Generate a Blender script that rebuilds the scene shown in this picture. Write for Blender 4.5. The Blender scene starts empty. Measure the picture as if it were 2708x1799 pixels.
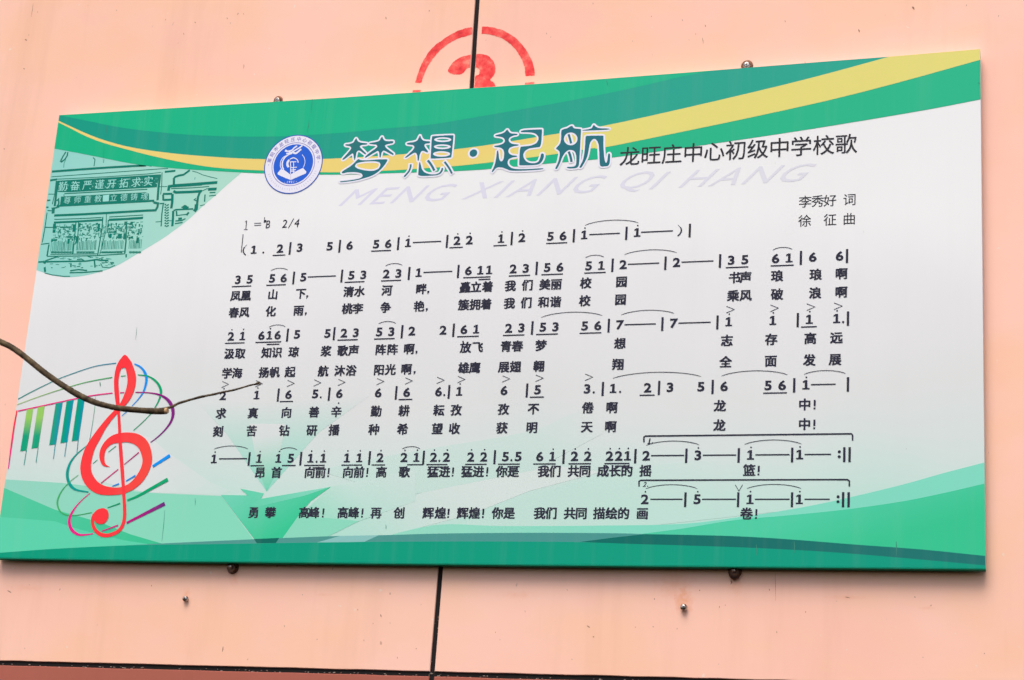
import bpy, math, random
from mathutils import Vector, Matrix
from mathutils.geometry import tessellate_polygon
random.seed(7)
SC = bpy.context.scene
COL = SC.collection
BZ = 2.31            # height of the board's lower edge above the ground
BW, BH = 2.4, 1.2    # board size in metres
WALL = -0.031        # wall face, measured outwards from the board's front face
PW, PH = 2708.0, 1799.0

# ------------------------------------------------------------------ camera
F = 4830.712
R = ((0.95359916, 0.06456576, -0.29407466), (-0.02616888, -0.95526477, -0.29459192), (-0.29993972, 0.28861822, -0.90925007))
CU, CV, CWD = 2.6150408, -0.71429174, 3.92555546
cd = bpy.data.cameras.new('camera'); cam = bpy.data.objects.new('camera', cd); COL.objects.link(cam)
right = Vector((R[0][0], -R[0][2], R[0][1])); down = Vector((R[1][0], -R[1][2], R[1][1])); fwd = Vector((R[2][0], -R[2][2], R[2][1]))
m = Matrix((right, -down, -fwd)).transposed().to_4x4()
m.translation = Vector((CU, -CWD, CV + BZ)); cam.matrix_world = m
cd.sensor_width = 36; cd.lens = F / PW * 36; cd.clip_start = .05; cd.clip_end = 200
cd.dof.use_dof = True; cd.dof.focus_distance = 4.35; cd.dof.aperture_fstop = 9
SC.camera = cam

def px(x, y, w=0.0):
    """point of the plane w in front of the board face that shows at photo pixel x, y -> (u, v)"""
    a, b = (x - PW / 2) / F, (y - PH / 2) / F
    d = [R[0][i] * a + R[1][i] * b + R[2][i] for i in range(3)]
    k = (w - CWD) / d[2]
    return (CU + k * d[0], CV + k * d[1])

# ------------------------------------------------------------------ light
world = bpy.data.worlds.new('World'); SC.world = world; world.use_nodes = True
nt = world.node_tree; nt.nodes.clear()
sky = nt.nodes.new('ShaderNodeTexSky'); sky.sky_type = 'NISHITA'; sky.sun_disc = False
EL, AZ = math.radians(58), math.radians(187)       # sun in front of the wall, a little to the left
sky.sun_elevation = EL; sky.sun_rotation = AZ
sky.air_density = 1.0; sky.dust_density = 4.0; sky.ozone_density = 0.4; sky.altitude = 0
bg = nt.nodes.new('ShaderNodeBackground'); bg.inputs['Strength'].default_value = 0.15
wo = nt.nodes.new('ShaderNodeOutputWorld')
nt.links.new(sky.outputs[0], bg.inputs[0]); nt.links.new(bg.outputs[0], wo.inputs[0])
sd = bpy.data.lights.new('sun', 'SUN'); sd.energy = 1.4; sd.angle = math.radians(35); sd.color = (1, .995, .945)
sun = bpy.data.objects.new('sun', sd); COL.objects.link(sun); sun.location = (-2, -6, 8)
sdir = Vector((math.sin(AZ) * math.cos(EL), math.cos(AZ) * math.cos(EL), math.sin(EL)))
sun.rotation_euler = sdir.to_track_quat('Z', 'Y').to_euler()
SC.view_settings.view_transform = 'Standard'; SC.view_settings.look = 'None'
SC.view_settings.exposure = 0.37; SC.view_settings.gamma = 1.0

# ------------------------------------------------------------------ materials
GAIN = 1.06
def lin(c):
    o = []
    for x in c:
        x /= 255.0
        x = x / 12.92 if x <= .04045 else ((x + .055) / 1.055) ** 2.4
        o.append(min(x / GAIN, .95))
    return (*o, 1)

def base_mat(name, rough=.5, spec=.5):
    mt = bpy.data.materials.new(name); mt.use_nodes = True
    b = mt.node_tree.nodes['Principled BSDF']
    b.inputs['Roughness'].default_value = rough
    b.inputs['Specular IOR Level'].default_value = spec
    return mt, mt.node_tree, b

def mixrgb(n, mode, fac, a, b):
    q = n.nodes.new('ShaderNodeMix'); q.data_type = 'RGBA'; q.blend_type = mode
    for i, v in ((0, fac), (6, a), (7, b)):
        if hasattr(v, 'links'): n.links.new(v, q.inputs[i])
        else: q.inputs[i].default_value = v
    return q.outputs[2]

def ramp(n, src, stops, interp='LINEAR'):
    r = n.nodes.new('ShaderNodeValToRGB'); r.color_ramp.interpolation = interp
    e = r.color_ramp.elements
    while len(e) < len(stops): e.new(.5)
    for i, (p, c) in enumerate(stops):
        e[i].position = p; e[i].color = c if len(c) == 4 else (*c, 1)
    n.links.new(src, r.inputs[0]); return r

def noise(n, co, scale, detail=3, stretch=None, rough=.55, off=0):
    if stretch or off:
        mp = n.nodes.new('ShaderNodeMapping'); mp.inputs['Scale'].default_value = stretch or (1, 1, 1)
        mp.inputs['Location'].default_value = (off, off * .7, off * .3)
        n.links.new(co, mp.inputs[0]); co = mp.outputs[0]
    q = n.nodes.new('ShaderNodeTexNoise'); q.inputs['Scale'].default_value = scale
    q.inputs['Detail'].default_value = detail; q.inputs['Roughness'].default_value = rough
    n.links.new(co, q.inputs['Vector']); return q.outputs['Fac']

def coords(n):
    return n.nodes.new('ShaderNodeTexCoord').outputs['Object']

def wear(n, co, col):
    """rain streaks, dust and small scuffs that lie over all of the print"""
    s = noise(n, co, 26, 4, (1, 1, .045))
    f = ramp(n, s, [(.50, (0, 0, 0)), (.78, (.045, .045, .045))]).outputs[0]
    col = mixrgb(n, 'MIX', f, col, lin((196, 196, 190)))
    s2 = noise(n, co, 2.2, 4, None, .6, 3)
    f2 = ramp(n, s2, [(.40, (0, 0, 0)), (.75, (.10, .10, .10))]).outputs[0]
    col = mixrgb(n, 'MULTIPLY', f2, col, (.72, .72, .72, 1))
    s3 = noise(n, co, 95, 2, (1, 1, .35), .5, 8)
    f3 = ramp(n, s3, [(.755, (0, 0, 0)), (.80, (.35, .35, .35))]).outputs[0]
    return mixrgb(n, 'MIX', f3, col, (.28, .27, .25, 1))

MATS = {}
def ink(c, c2=None, p1=None, p2=None):
    """printed colour; with c2 a straight print gradient from board point p1 to p2"""
    key = (c, c2, p1, p2)
    if key in MATS: return MATS[key]
    mt, n, b = base_mat('print', .5, .05)
    co = coords(n)
    if c2:
        sub = n.nodes.new('ShaderNodeVectorMath'); sub.operation = 'SUBTRACT'
        n.links.new(co, sub.inputs[0]); sub.inputs[1].default_value = (p1[0], 0, p1[1])
        d = Vector((p2[0] - p1[0], 0, p2[1] - p1[1])); d /= d.length_squared
        dp = n.nodes.new('ShaderNodeVectorMath'); dp.operation = 'DOT_PRODUCT'
        n.links.new(sub.outputs[0], dp.inputs[0]); dp.inputs[1].default_value = d
        r = ramp(n, dp.outputs['Value'], [(0, lin(c)), (1, lin(c2))])
        col = r.outputs[0]
    else:
        rg = n.nodes.new('ShaderNodeRGB'); rg.outputs[0].default_value = lin(c); col = rg.outputs[0]
    n.links.new(wear(n, co, col), b.inputs['Base Color'])
    MATS[key] = mt; return mt

def ground_colour(n, co):
    sx = n.nodes.new('ShaderNodeSeparateXYZ'); n.links.new(co, sx.inputs[0])
    ns = noise(n, co, 2.6, 2, None, .4, 11)
    a = n.nodes.new('ShaderNodeMath'); a.operation = 'MULTIPLY_ADD'
    n.links.new(ns, a.inputs[0]); a.inputs[1].default_value = .26; a.inputs[2].default_value = -.13
    s = n.nodes.new('ShaderNodeMath'); s.operation = 'ADD'
    n.links.new(sx.outputs[2], s.inputs[0]); n.links.new(a.outputs[0], s.inputs[1])
    return ramp(n, s.outputs[0], [(0, lin((176, 226, 209))), (.16, lin((198, 227, 217))), (.30, lin((216, 226, 223))),
                              (.42, lin((224, 226, 225))), (.60, lin((232, 232, 233))), (.85, lin((241, 241, 241)))]).outputs[0]
def fade(c, p1, p2, top=1.0):
    """printed colour that fades into the printed ground, from none at board point p1 to top at p2"""
    mt, n, b = base_mat('print_fade', .5, .05); co = coords(n)
    sub = n.nodes.new('ShaderNodeVectorMath'); sub.operation = 'SUBTRACT'
    n.links.new(co, sub.inputs[0]); sub.inputs[1].default_value = (p1[0], 0, p1[1])
    d = Vector((p2[0] - p1[0], 0, p2[1] - p1[1])); d /= d.length_squared
    dp = n.nodes.new('ShaderNodeVectorMath'); dp.operation = 'DOT_PRODUCT'
    n.links.new(sub.outputs[0], dp.inputs[0]); dp.inputs[1].default_value = d
    cl = n.nodes.new('ShaderNodeClamp'); n.links.new(dp.outputs['Value'], cl.inputs[0])
    m = n.nodes.new('ShaderNodeMath'); m.operation = 'MULTIPLY'; m.inputs[1].default_value = top; n.links.new(cl.outputs[0], m.inputs[0])
    n.links.new(wear(n, co, mixrgb(n, 'MIX', m.outputs[0], ground_colour(n, co), lin(c))), b.inputs['Base Color']); return mt
def background_ink():
    mt, n, b = base_mat('print_background', .5, .05)
    co = coords(n)
    n.links.new(wear(n, co, ground_colour(n, co)), b.inputs['Base Color'])
    return mt

def wall_mat(name, c, cb, rust=False):
    mt, n, b = base_mat(name, .62, .25)
    co = coords(n)
    a = noise(n, co, 1.6, 4, None, .6, 2)
    col = mixrgb(n, 'MIX', ramp(n, a, [(.35, (0, 0, 0)), (.7, (.55, .55, .55))]).outputs[0], lin(c), lin(cb))
    if rust:
        tn = noise(n, co, 2.3, 5, (1, 1, 1.6), .62, 17)
        col = mixrgb(n, 'MIX', ramp(n, tn, [(.42, (0, 0, 0)), (.60, (.55, .55, .55))]).outputs[0], col, lin((252, 199, 163)))
    st = noise(n, co, 7, 5, (1, 1, .10), .65, 5)
    col = mixrgb(n, 'MULTIPLY', ramp(n, st, [(.54, (0, 0, 0)), (.80, (.28, .28, .28))]).outputs[0], col, (.72, .62, .5, 1))
    sp = noise(n, co, 60, 3, (1, 1, .6), .5, 1)
    col = mixrgb(n, 'MIX', ramp(n, sp, [(.735, (0, 0, 0)), (.775, (.5, .5, .5))]).outputs[0], col, (.30, .13, .08, 1))
    sp2 = noise(n, co, 44, 2, None, .5, 9)
    col = mixrgb(n, 'MIX', ramp(n, sp2, [(.76, (0, 0, 0)), (.79, (.5, .5, .5))]).outputs[0], col, (.85, .75, .66, 1))
    if rust:
        for (x, y, rx, ry, k) in ((1808, 1590, .024, .032, .75), (1785, 1545, .05, .045, .35), (493, 1572, .012, .018, .45),
                                  (860, 1573, .030, .004, .25), (1365, 1573, .055, .010, .22), (620, 1530, .016, .022, .35), (1946, 1545, .018, .024, .4), (2240, 1580, .05, .006, .25), (2450, 1608, .02, .004, .3),
                                  (70, 1555, .05, .009, .25)):
            u, v = px(x, y, WALL)
            mp = n.nodes.new('ShaderNodeMapping'); mp.vector_type = 'TEXTURE'
            mp.inputs['Location'].default_value = (u, 0, v); mp.inputs['Scale'].default_value = (rx, 10, ry)
            n.links.new(co, mp.inputs[0])
            ln = n.nodes.new('ShaderNodeVectorMath'); ln.operation = 'LENGTH'; n.links.new(mp.outputs[0], ln.inputs[0])
            ad = n.nodes.new('ShaderNodeMath'); ad.operation = 'MULTIPLY_ADD'
            n.links.new(noise(n, co, 90, 3), ad.inputs[0]); ad.inputs[1].default_value = 1.6; n.links.new(ln.outputs['Value'], ad.inputs[2])
            f = ramp(n, ad.outputs[0], [(.75, (k, k, k)), (1, (0, 0, 0))])
            sc2 = n.nodes.new('ShaderNodeMath'); sc2.operation = 'MULTIPLY'; sc2.inputs[1].default_value = .55
            n.links.new(ad.outputs[0], sc2.inputs[0]); n.links.new(sc2.outputs[0], f.inputs[0])
            f.color_ramp.elements[0].position = .38
            col = mixrgb(n, 'MIX', f.outputs[0], col, lin((238, 158, 112)))
    n.links.new(col, b.inputs['Base Color'])
    bp = n.nodes.new('ShaderNodeBump'); bp.inputs['Strength'].default_value = .25; bp.inputs['Distance'].default_value = .002
    n.links.new(noise(n, co, 18, 6, None, .6), bp.inputs['Height']); n.links.new(bp.outputs[0], b.inputs['Normal'])
    return mt

def metal_mat(name, c, rough, metal=1.0):
    mt, n, b = base_mat(name, rough)
    co = coords(n)
    f = noise(n, co, 160, 4)
    n.links.new(mixrgb(n, 'MIX', ramp(n, f, [(.4, (0, 0, 0)), (.65, (1, 1, 1))]).outputs[0], (*c, 1), (.13, .06, .03, 1)), b.inputs['Base Color'])
    b.inputs['Metallic'].default_value = metal
    return mt

# ------------------------------------------------------------------ helpers
def tag(o, label=None, cat=None, group=None, kind=None):
    for k, v in (('label', label), ('category', cat), ('group', group), ('kind', kind)):
        if v: o[k] = v
    return o
def empty(name, loc, **kw):
    o = bpy.data.objects.new(name, None); o.empty_display_size = .05; COL.objects.link(o); o.location = loc
    return tag(o, **kw)

class Sheet:
    """flat or solid mesh in board coordinates: u right, v up, w towards the viewer"""
    def __init__(s): s.v = []; s.f = []; s.mi = []; s.mats = []
    def mat(s, mt):
        if mt not in s.mats: s.mats.append(mt)
        return s.mats.index(mt)
    def tri(s, pts, faces, w, mt):
        k = len(s.v); i = s.mat(mt)
        for p in pts: s.v.append((p[0], -(p[2] if len(p) > 2 else w), p[1]))
        for f in faces:
            a = [pts[j] for j in f]
            ar = sum(a[j][0] * a[(j + 1) % len(a)][1] - a[(j + 1) % len(a)][0] * a[j][1] for j in range(len(a)))
            if abs(ar) < 1e-12: continue
            if ar < 0: f = tuple(reversed(f))
            s.f.append(tuple(k + j for j in f)); s.mi.append(i)
    def fill(s, loops, w, mt, clip=False):
        if clip: loops = [clip_rect(l) for l in loops]
        loops = [dedupe(l) for l in loops if len(l) > 2]
        if not loops: return
        vs = [[Vector((p[0], p[1], 0)) for p in l] for l in loops]
        t = tessellate_polygon(vs)
        s.tri([p for l in loops for p in l], [tuple(q) for q in t], w, mt)
    def ribbon(s, pts, wid, w, mt, closed=False, rise=0):
        pts = dedupe(pts, closed); n = len(pts)
        if n < 2: return
        if not isinstance(wid, (list, tuple)): wid = [wid] * n
        elif len(wid) != n:
            wid = [wid[int(i * (len(wid) - 1) / max(1, n - 1))] for i in range(n)]
        L = []
        for i in range(n):
            a = pts[(i - 1) % n] if closed or i > 0 else pts[i]
            b = pts[(i + 1) % n] if closed or i < n - 1 else pts[i]
            p = Vector(pts[i]); d1 = (p - Vector(a)); d2 = (Vector(b) - p)
            d1 = d1.normalized() if d1.length > 0 else d2.normalized(); d2 = d2.normalized() if d2.length > 0 else d1
            t = (d1 + d2); t = t.normalized() if t.length > .1 else d1
            nn = Vector((-t.y, t.x)); c = max(.55, nn.dot(Vector((-d1.y, d1.x))))
            h = wid[i] / 2 / c
            z = w + ((i * 3) % 7) * rise; L.append((p.x + nn.x * h, p.y + nn.y * h, z)); L.append((p.x - nn.x * h, p.y - nn.y * h, z))
        fs = [(2 * i, 2 * i + 1, 2 * i + 3, 2 * i + 2) for i in range(n - 1)]
        if closed: fs.append((2 * n - 2, 2 * n - 1, 1, 0))
        s.tri(L, fs, w, mt)
    def disc(s, c, r, w, mt, n=14, ry=None):
        s.tri([(c[0] + r * math.cos(6.2832 * i / n), c[1] + (ry or r) * math.sin(6.2832 * i / n)) for i in range(n)], [tuple(range(n))], w, mt)
    def ring(s, c, r, wd, w, mt, n=72):
        s.ribbon([(c[0] + r * math.cos(6.28318 * i / n), c[1] + r * math.sin(6.28318 * i / n)) for i in range(n)], wd, w, mt, True)
    def rect(s, u0, v0, u1, v1, w, mt, sl=0):
        s.tri([(u0, v0), (u1, v0), (u1 + sl, v1), (u0 + sl, v1)], [(0, 1, 2, 3)], w, mt)
    def build(s, name, parent, label=None):
        me = bpy.data.meshes.new(name); me.from_pydata(s.v, [], s.f)
        for mt in s.mats: me.materials.append(mt)
        for p, i in zip(me.polygons, s.mi): p.material_index = i
        me.update()
        o = bpy.data.objects.new(name, me); COL.objects.link(o); o.parent = parent
        if label: o['label'] = label
        return o

def dedupe(l, closed=True):
    o = []
    for p in l:
        if not o or abs(p[0] - o[-1][0]) + abs(p[1] - o[-1][1]) > 1e-6: o.append(p)
    if closed and len(o) > 1 and abs(o[0][0] - o[-1][0]) + abs(o[0][1] - o[-1][1]) < 1e-6: o.pop()
    return o
def interp(tab, u):
    for (a, b), (c, d) in zip(tab, tab[1:]):
        if u <= c: return b + (d - b) * (u - a) / (c - a)
    return tab[-1][1]
# the board is not quite straight: its upper edge dips and its lower edge sags in the middle
_t = [px(x, y) for x, y in ((500, 283.6), (903, 258.4), (1080, 246), (1248, 233.7), (1440, 221), (1805, 193.2), (2187, 162.8), (2344, 151))]
TOPE = [(-.5, BH), (0, BH)] + _t + [(BW, BH), (3, BH)]
_b = [px(x, y) for x, y in ((450, 1482.5), (903, 1487.6), (1400, 1492.6), (1806, 1496), (2200, 1499.4))]
BOTE = [(-.5, 0), (0, 0)] + _b + [(BW, 0), (3, 0)]
def outline(grow=0.0):
    n = 40
    return [(BW * i / n, interp(BOTE, BW * i / n) - grow) for i in range(n + 1)] + [(BW * i / n, interp(TOPE, BW * i / n)) for i in range(n, -1, -1)]
def clip_rect(l, e=.00002):
    o = []
    for i in range(len(l)):                       # short edges, so that they can follow the bowed outline
        a, b = l[i - 1], l[i]; k = max(1, int(abs(b[0] - a[0]) / .03))
        for j in range(1, k + 1): o.append((a[0] + (b[0] - a[0]) * j / k, a[1] + (b[1] - a[1]) * j / k))
    l = [(p[0], p[1], p[1] - interp(BOTE, p[0]), interp(TOPE, p[0]) - p[1]) for p in o]
    for f in (lambda p: p[0] - e, lambda p: BW - e - p[0], lambda p: p[2] - e, lambda p: p[3] - e):
        o = []
        for i in range(len(l)):
            a, b = l[i - 1], l[i]; fa, fb = f(a), f(b)
            if (fa >= 0) != (fb >= 0):
                t = fa / (fa - fb); o.append(tuple(a[q] + t * (b[q] - a[q]) for q in range(4)))
            if fb >= 0: o.append(b)
        l = o
        if not l: return l
    o = []
    for i in range(len(l)):                       # cut edges run along the bowed outline itself
        a, b = l[i - 1], l[i]
        for q, tab, sg in ((3, TOPE, -1), (2, BOTE, 1)):
            if abs(a[q] - e) < 2e-6 and abs(b[q] - e) < 2e-6:
                k = max(1, int(abs(b[0] - a[0]) / .03))
                for j in range(1, k):
                    u = a[0] + (b[0] - a[0]) * j / k; o.append((u, interp(tab, u) + sg * e))
        o.append((b[0], b[1]))
    return o
def smooth(p, closed=False, k=5):
    n = len(p); o = []
    if n < 3: return list(p)
    for i in range(n if closed else n - 1):
        g = lambda j: p[j % n] if closed else p[max(0, min(n - 1, j))]
        a, b, c, d = g(i - 1), g(i), g(i + 1), g(i + 2)
        for s in range(k):
            t = s / k
            o.append(tuple(.5 * (2 * b[q] + (c[q] - a[q]) * t + (2 * a[q] - 5 * b[q] + 4 * c[q] - d[q]) * t * t + (3 * b[q] - a[q] - 3 * c[q] + d[q]) * t ** 3) for q in range(len(b))))
    if not closed: o.append(tuple(p[-1]))
    return o
# views of the photograph: x and y below are read inside these windows
VIEW = {'A1': (0, 0, 2.6135), 'A2': (903, 0, 2.6135), 'A3': (1805, 0, 2.6135), 'A4': (0, 1199, 2.6135), 'A5': (903, 1199, 2.6135), 'A6': (1805, 1199, 2.6135),
        'R1': (540, 560, 3.92), 'R2': (1100, 560, 3.92), 'R3': (1680, 560, 3.92), 'R4': (540, 900, 3.92), 'R5': (1100, 900, 3.92), 'R6': (1680, 900, 3.92),
        'R7': (0, 900, 3.92), 'R8': (80, 380, 3.92), 'S': (0, 0, 1), 'T2': (880, 330, 6.558), 'T3': (1280, 310, 6.558), 'E': (680, 340, 8.255),
        'Z': (130, 1160, 5.6), 'G': (400, 1000, 2.1464), 'W2': (90, 380, 7.84), 'W3': (330, 400, 7.84), 'W4': (80, 550, 7.84), 'N': (1080, 50, 6.558)}
def at(v, x, y, w=0.0):
    ox, oy, k = VIEW[v]; return px(ox + x / k, oy + y / k, w)
def ps(v, *c, w=0.0):
    """ps('A1', x, y, x, y, 'A2', x, y ...) -> board points; a string switches the view"""
    o = []; i = 0
    while i < len(c):
        if isinstance(c[i], str): v = c[i]; i += 1; continue
        o.append(at(v, c[i], c[i + 1], w)); i += 2
    return o
PX = 1 / 1000.0

# glyphs from the built-in font
_tc = bpy.data.curves.new('glyph', 'FONT'); _to = bpy.data.objects.new('glyph', _tc); COL.objects.link(_to)
_tc.size = 1; _tc.resolution_u = 3
_G = {}
def glyph(ch, off=0.0):
    if (ch, off) in _G: return _G[(ch, off)]
    _tc.body = ch; _tc.offset = off
    bpy.context.view_layer.update()
    me = bpy.data.meshes.new_from_object(_to.evaluated_get(bpy.context.evaluated_depsgraph_get()))
    vs = [(v.co.x, v.co.y) for v in me.vertices]; fs = [tuple(p.vertices) for p in me.polygons]
    bpy.data.meshes.remove(me); _G[(ch, off)] = (vs, fs); return vs, fs
CJK_MID = .36
def put(sh, ch, u, v, size, w, mt, off=0.0, sx=1.0, shear=0.0, rot=0.0, box=False):
    """off is the boldness: CJK signs are struck several times a hair apart, plain ones use the outline offset"""
    if ord(ch) > 255 and off > 0:
        d = off * size * .55; q = .000008
        for k, (a, b) in enumerate(((-d, -d * .6), (d, -d * .6), (-d, d * .6), (d, d * .6))):
            put(sh, ch, u + a, v + b, size, w + q * k, mt, 0.0, sx, shear, rot, box)
        return
    vs, fs = glyph(ch, off)
    if not vs: return
    x0 = min(p[0] for p in vs); x1 = max(p[0] for p in vs); y0 = min(p[1] for p in vs); y1 = max(p[1] for p in vs)
    if box or ord(ch) < 128: cx, cy = (x0 + x1) / 2, (y0 + y1) / 2
    else: cx, cy = .5, CJK_MID
    if ch == '，': cx, cy = (x0 + x1) / 2, .36
    o = []
    cr, sr = math.cos(rot), math.sin(rot)
    for p in vs:
        a = (p[0] - cx) * size * sx; b = (p[1] - cy) * size; a += shear * b
        o.append((u + a * cr - b * sr, v + a * sr + b * cr))
    sh.tri(o, fs, w, mt)

# ------------------------------------------------------------------ the wall
wall = empty('panel_wall', (0, 0, BZ), label='salmon pink painted panel wall with dark open joints behind the board', cat='wall')
MW = wall_mat('wall_paint', (255, 204, 184), (249, 188, 166), True)
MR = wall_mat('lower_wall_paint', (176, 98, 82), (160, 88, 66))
MDARK, n_, b_ = base_mat('joint', .8, .2); b_.inputs['Base Color'].default_value = (.012, .010, .010, 1)
MCHIP, n_, b_ = base_mat('joint_filler', .8, .2); b_.inputs['Base Color'].default_value = (.35, .28, .24, 1)

def slab(name, loop, w1, w0, mt, parent, label=None, bevel=.0012):
    """loop (u,v) counter-clockwise, front at w1, back at w0"""
    n = len(loop)
    cu = sum(p[0] for p in loop) / n; cv = sum(p[1] for p in loop) / n
    ins = []
    for i in range(n):
        a, b, c = Vector(loop[i - 1]), Vector(loop[i]), Vector(loop[(i + 1) % n])
        d1 = (b - a).normalized(); d2 = (c - b).normalized()
        n1 = Vector((-d1.y, d1.x)); n2 = Vector((-d2.y, d2.x)); q = (n1 + n2)
        q = q / max(.3, q.dot(n1)) if q.length > .05 else n1
        ins.append(b + q * bevel)
    vs = [(p[0], -w0, p[1]) for p in loop] + [(p[0], -(w1 - bevel), p[1]) for p in loop] + [(p.x, -w1, p.y) for p in ins]
    fs = [tuple(reversed(range(n)))]
    for L in (0, 1):
        for i in range(n):
            j = (i + 1) % n; fs.append((L * n + i, L * n + j, (L + 1) * n + j, (L + 1) * n + i))
    tt = tessellate_polygon([[Vector((p.x, p.y, 0)) for p in ins]])
    for t in tt:
        a = [ins[k] for k in t]; ar = (a[1] - a[0]).cross(a[2] - a[0])
        fs.append(tuple(2 * n + k for k in (t if ar > 0 else reversed(t))))
    me = bpy.data.meshes.new(name); me.from_pydata(vs, [], fs); me.materials.append(mt); me.update()
    o = bpy.data.objects.new(name, me); COL.objects.link(o); o.parent = parent
    if label: o['label'] = label
    return o

J = .0058      # half width of the joints
def wob(p, q, n, amp, k):
    """slightly uneven sawn edge between two points"""
    rnd = random.Random(k); o = []
    for i in range(n):
        t = i / n; o.append((p[0] + (q[0] - p[0]) * t + (rnd.uniform(-amp, amp) if i else 0) * abs(q[1] > p[1] or q[1] < p[1]) * (abs(q[1] - p[1]) > .5),
                             p[1] + (q[1] - p[1]) * t + (rnd.uniform(-amp, amp) if i else 0) * (abs(q[0] - p[0]) > .5)))
    return o
UL, UR, VB, VT = -1.1, 3.5, -1.0, 2.3
def thru(a, b, v): return a[0] + (b[0] - a[0]) * (v - a[1]) / (b[1] - a[1])
_a, _b, _c, _d = px(1262, 0, WALL), px(1247, 233, WALL), px(1165.5, 1495, WALL), px(1142, 1785, WALL)
sM = (thru(_a, _b, 1.15), 1.15); sT = (thru(_a, _b, VT), VT); sB = (_c[0], -.01); sJ = (_d[0], _d[1])
_e, _f = px(0, 1753.5, WALL), px(1790, 1799, WALL)
_k = (_f[1] - _e[1]) / (_f[0] - _e[0]); hL, hR = (UL, _e[1] + _k * (UL - _e[0])), (UR, _e[1] + _k * (UR - _e[0]))
hl = lambda u: hL[1] + (hR[1] - hL[1]) * (u - UL) / (UR - UL)
A = .0007
slab('wall_panel', wob((UL, hl(UL) + J), (sJ[0] - J, hl(sJ[0]) + J), 40, A, 1) + wob((sJ[0] - J, hl(sJ[0]) + J), (sB[0] - J, sB[1]), 8, A * .6, 2)
     + wob((sB[0] - J, sB[1]), (sM[0] - J, sM[1]), 20, A * .6, 3) + wob((sM[0] - J, sM[1]), (sT[0] - J, VT), 24, A * .6, 31) + [(sT[0] - J, VT), (UL, VT)], WALL, WALL - .02, MW, wall,
     'salmon wall panel left of the upright joint')
slab('wall_panel', wob((sJ[0] + J, hl(sJ[0]) + J), (UR, hl(UR) + J), 50, A, 4) + [(UR, hl(UR) + J), (UR, VT)] + [(sT[0] + J, VT)]
     + wob((sT[0] + J, VT), (sM[0] + J, sM[1]), 24, A * .6, 51) + wob((sM[0] + J, sM[1]), (sB[0] + J, sB[1]), 20, A * .6, 5) + wob((sB[0] + J, sB[1]), (sJ[0] + J, hl(sJ[0]) + J), 8, A * .6, 6), WALL, WALL - .02, MW, wall,
     'salmon wall panel right of the upright joint')
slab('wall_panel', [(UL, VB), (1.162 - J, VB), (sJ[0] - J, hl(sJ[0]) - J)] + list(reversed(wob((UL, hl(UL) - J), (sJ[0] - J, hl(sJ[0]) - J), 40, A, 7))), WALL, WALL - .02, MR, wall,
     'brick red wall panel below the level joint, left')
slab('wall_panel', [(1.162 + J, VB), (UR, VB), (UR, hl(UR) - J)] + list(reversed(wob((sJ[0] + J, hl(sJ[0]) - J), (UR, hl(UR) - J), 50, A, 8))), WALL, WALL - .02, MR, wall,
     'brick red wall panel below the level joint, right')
s = Sheet(); s.rect(UL, VB, UR, VT, WALL - .0045, MDARK); s.build('joint_backing', wall)
# crumbs of filler left in the level joint
s = Sheet(); rr = random.Random(3)
def crumb(u, v, sz):
    n = rr.randint(5, 7); k = len(s.v); i = s.mat(MCHIP)
    for L, q in ((0, 1.0), (1, .45)):
        for a in range(n):
            t = 6.283 * a / n; r_ = sz * rr.uniform(.6, 1.2) * q
            s.v.append((u + r_ * 1.7 * math.cos(t), -(WALL - .0046 + L * rr.uniform(.001, .004)), v + r_ * .8 * math.sin(t)))
    for a in range(n):
        b = (a + 1) % n; s.f.append((k + a, k + b, k + n + b, k + n + a)); s.mi.append(i)
    s.f.append(tuple(k + n + a for a in range(n))); s.mi.append(i)
for i in range(120):
    u = rr.uniform(-.3, 2.1); crumb(u, hl(u) - J * rr.uniform(.2, .95), rr.uniform(.0008, .0024))
for i in range(10):
    v = rr.uniform(-.24, -.1); crumb(sJ[0] + rr.choice((-1, 1)) * J * .8, v, rr.uniform(.0006, .0014))
for i in range(8): crumb(sJ[0] + rr.uniform(-.01, .02), hl(sJ[0]) + rr.uniform(-.006, .004), rr.uniform(.001, .0028))
s.build('filler_crumbs', wall)['kind'] = 'stuff'

# red stencilled number on the wall, half hidden by the board
def red_paint():
    mt, n, b = base_mat('stencil_paint', .6, .25)
    co = coords(n); f = noise(n, co, 30, 6, None, .7, 4)
    r = ramp(n, f, [(.30, lin((206, 34, 40))), (.44, lin((244, 58, 60))), (.54, lin((250, 90, 82))), (.64, lin((252, 136, 118))), (.74, lin((253, 170, 148)))])
    n.links.new(r.outputs[0], b.inputs['Base Color']); return mt
MRED = red_paint()
ww = WALL + .0004
s = Sheet()
def nn(*c): return ps('N', *c, w=WALL)
def jag(l, a=.0008):
    return [(p[0] + random.uniform(-a, a), p[1] + random.uniform(-a, a)) for p in l]
def stencil(loop):     # cut by the joint: only what lies on either panel
    for sg in (-1, 1):
        l = loop; o = []
        f = lambda p: sg * (p[0] - (sT[0] + (sM[0] - sT[0]) * (VT - p[1]) / (VT - sM[1]) + sg * (J + .0014)))
        for i in range(len(l)):
            a, b = l[i - 1], l[i]; fa, fb = f(a), f(b)
            if (fa >= 0) != (fb >= 0):
                t = fa / (fa - fb); o.append((a[0] + t * (b[0] - a[0]), a[1] + t * (b[1] - a[1])))
            if fb >= 0: o.append(b)
        if len(o) > 2: s.fill([o], ww, MRED)
stencil(jag(smooth(nn(1112, 148, 1060, 152, 940, 180, 820, 228, 700, 295, 560, 390, 440, 480, 340, 600, 250, 750, 185, 900, 125, 1080)) + smooth(nn(125, 1108, 180, 1112, 228, 1105, 250, 1040, 320, 860, 420, 700, 540, 560, 700, 430, 860, 345, 1010, 300, 1112, 268))))
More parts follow.
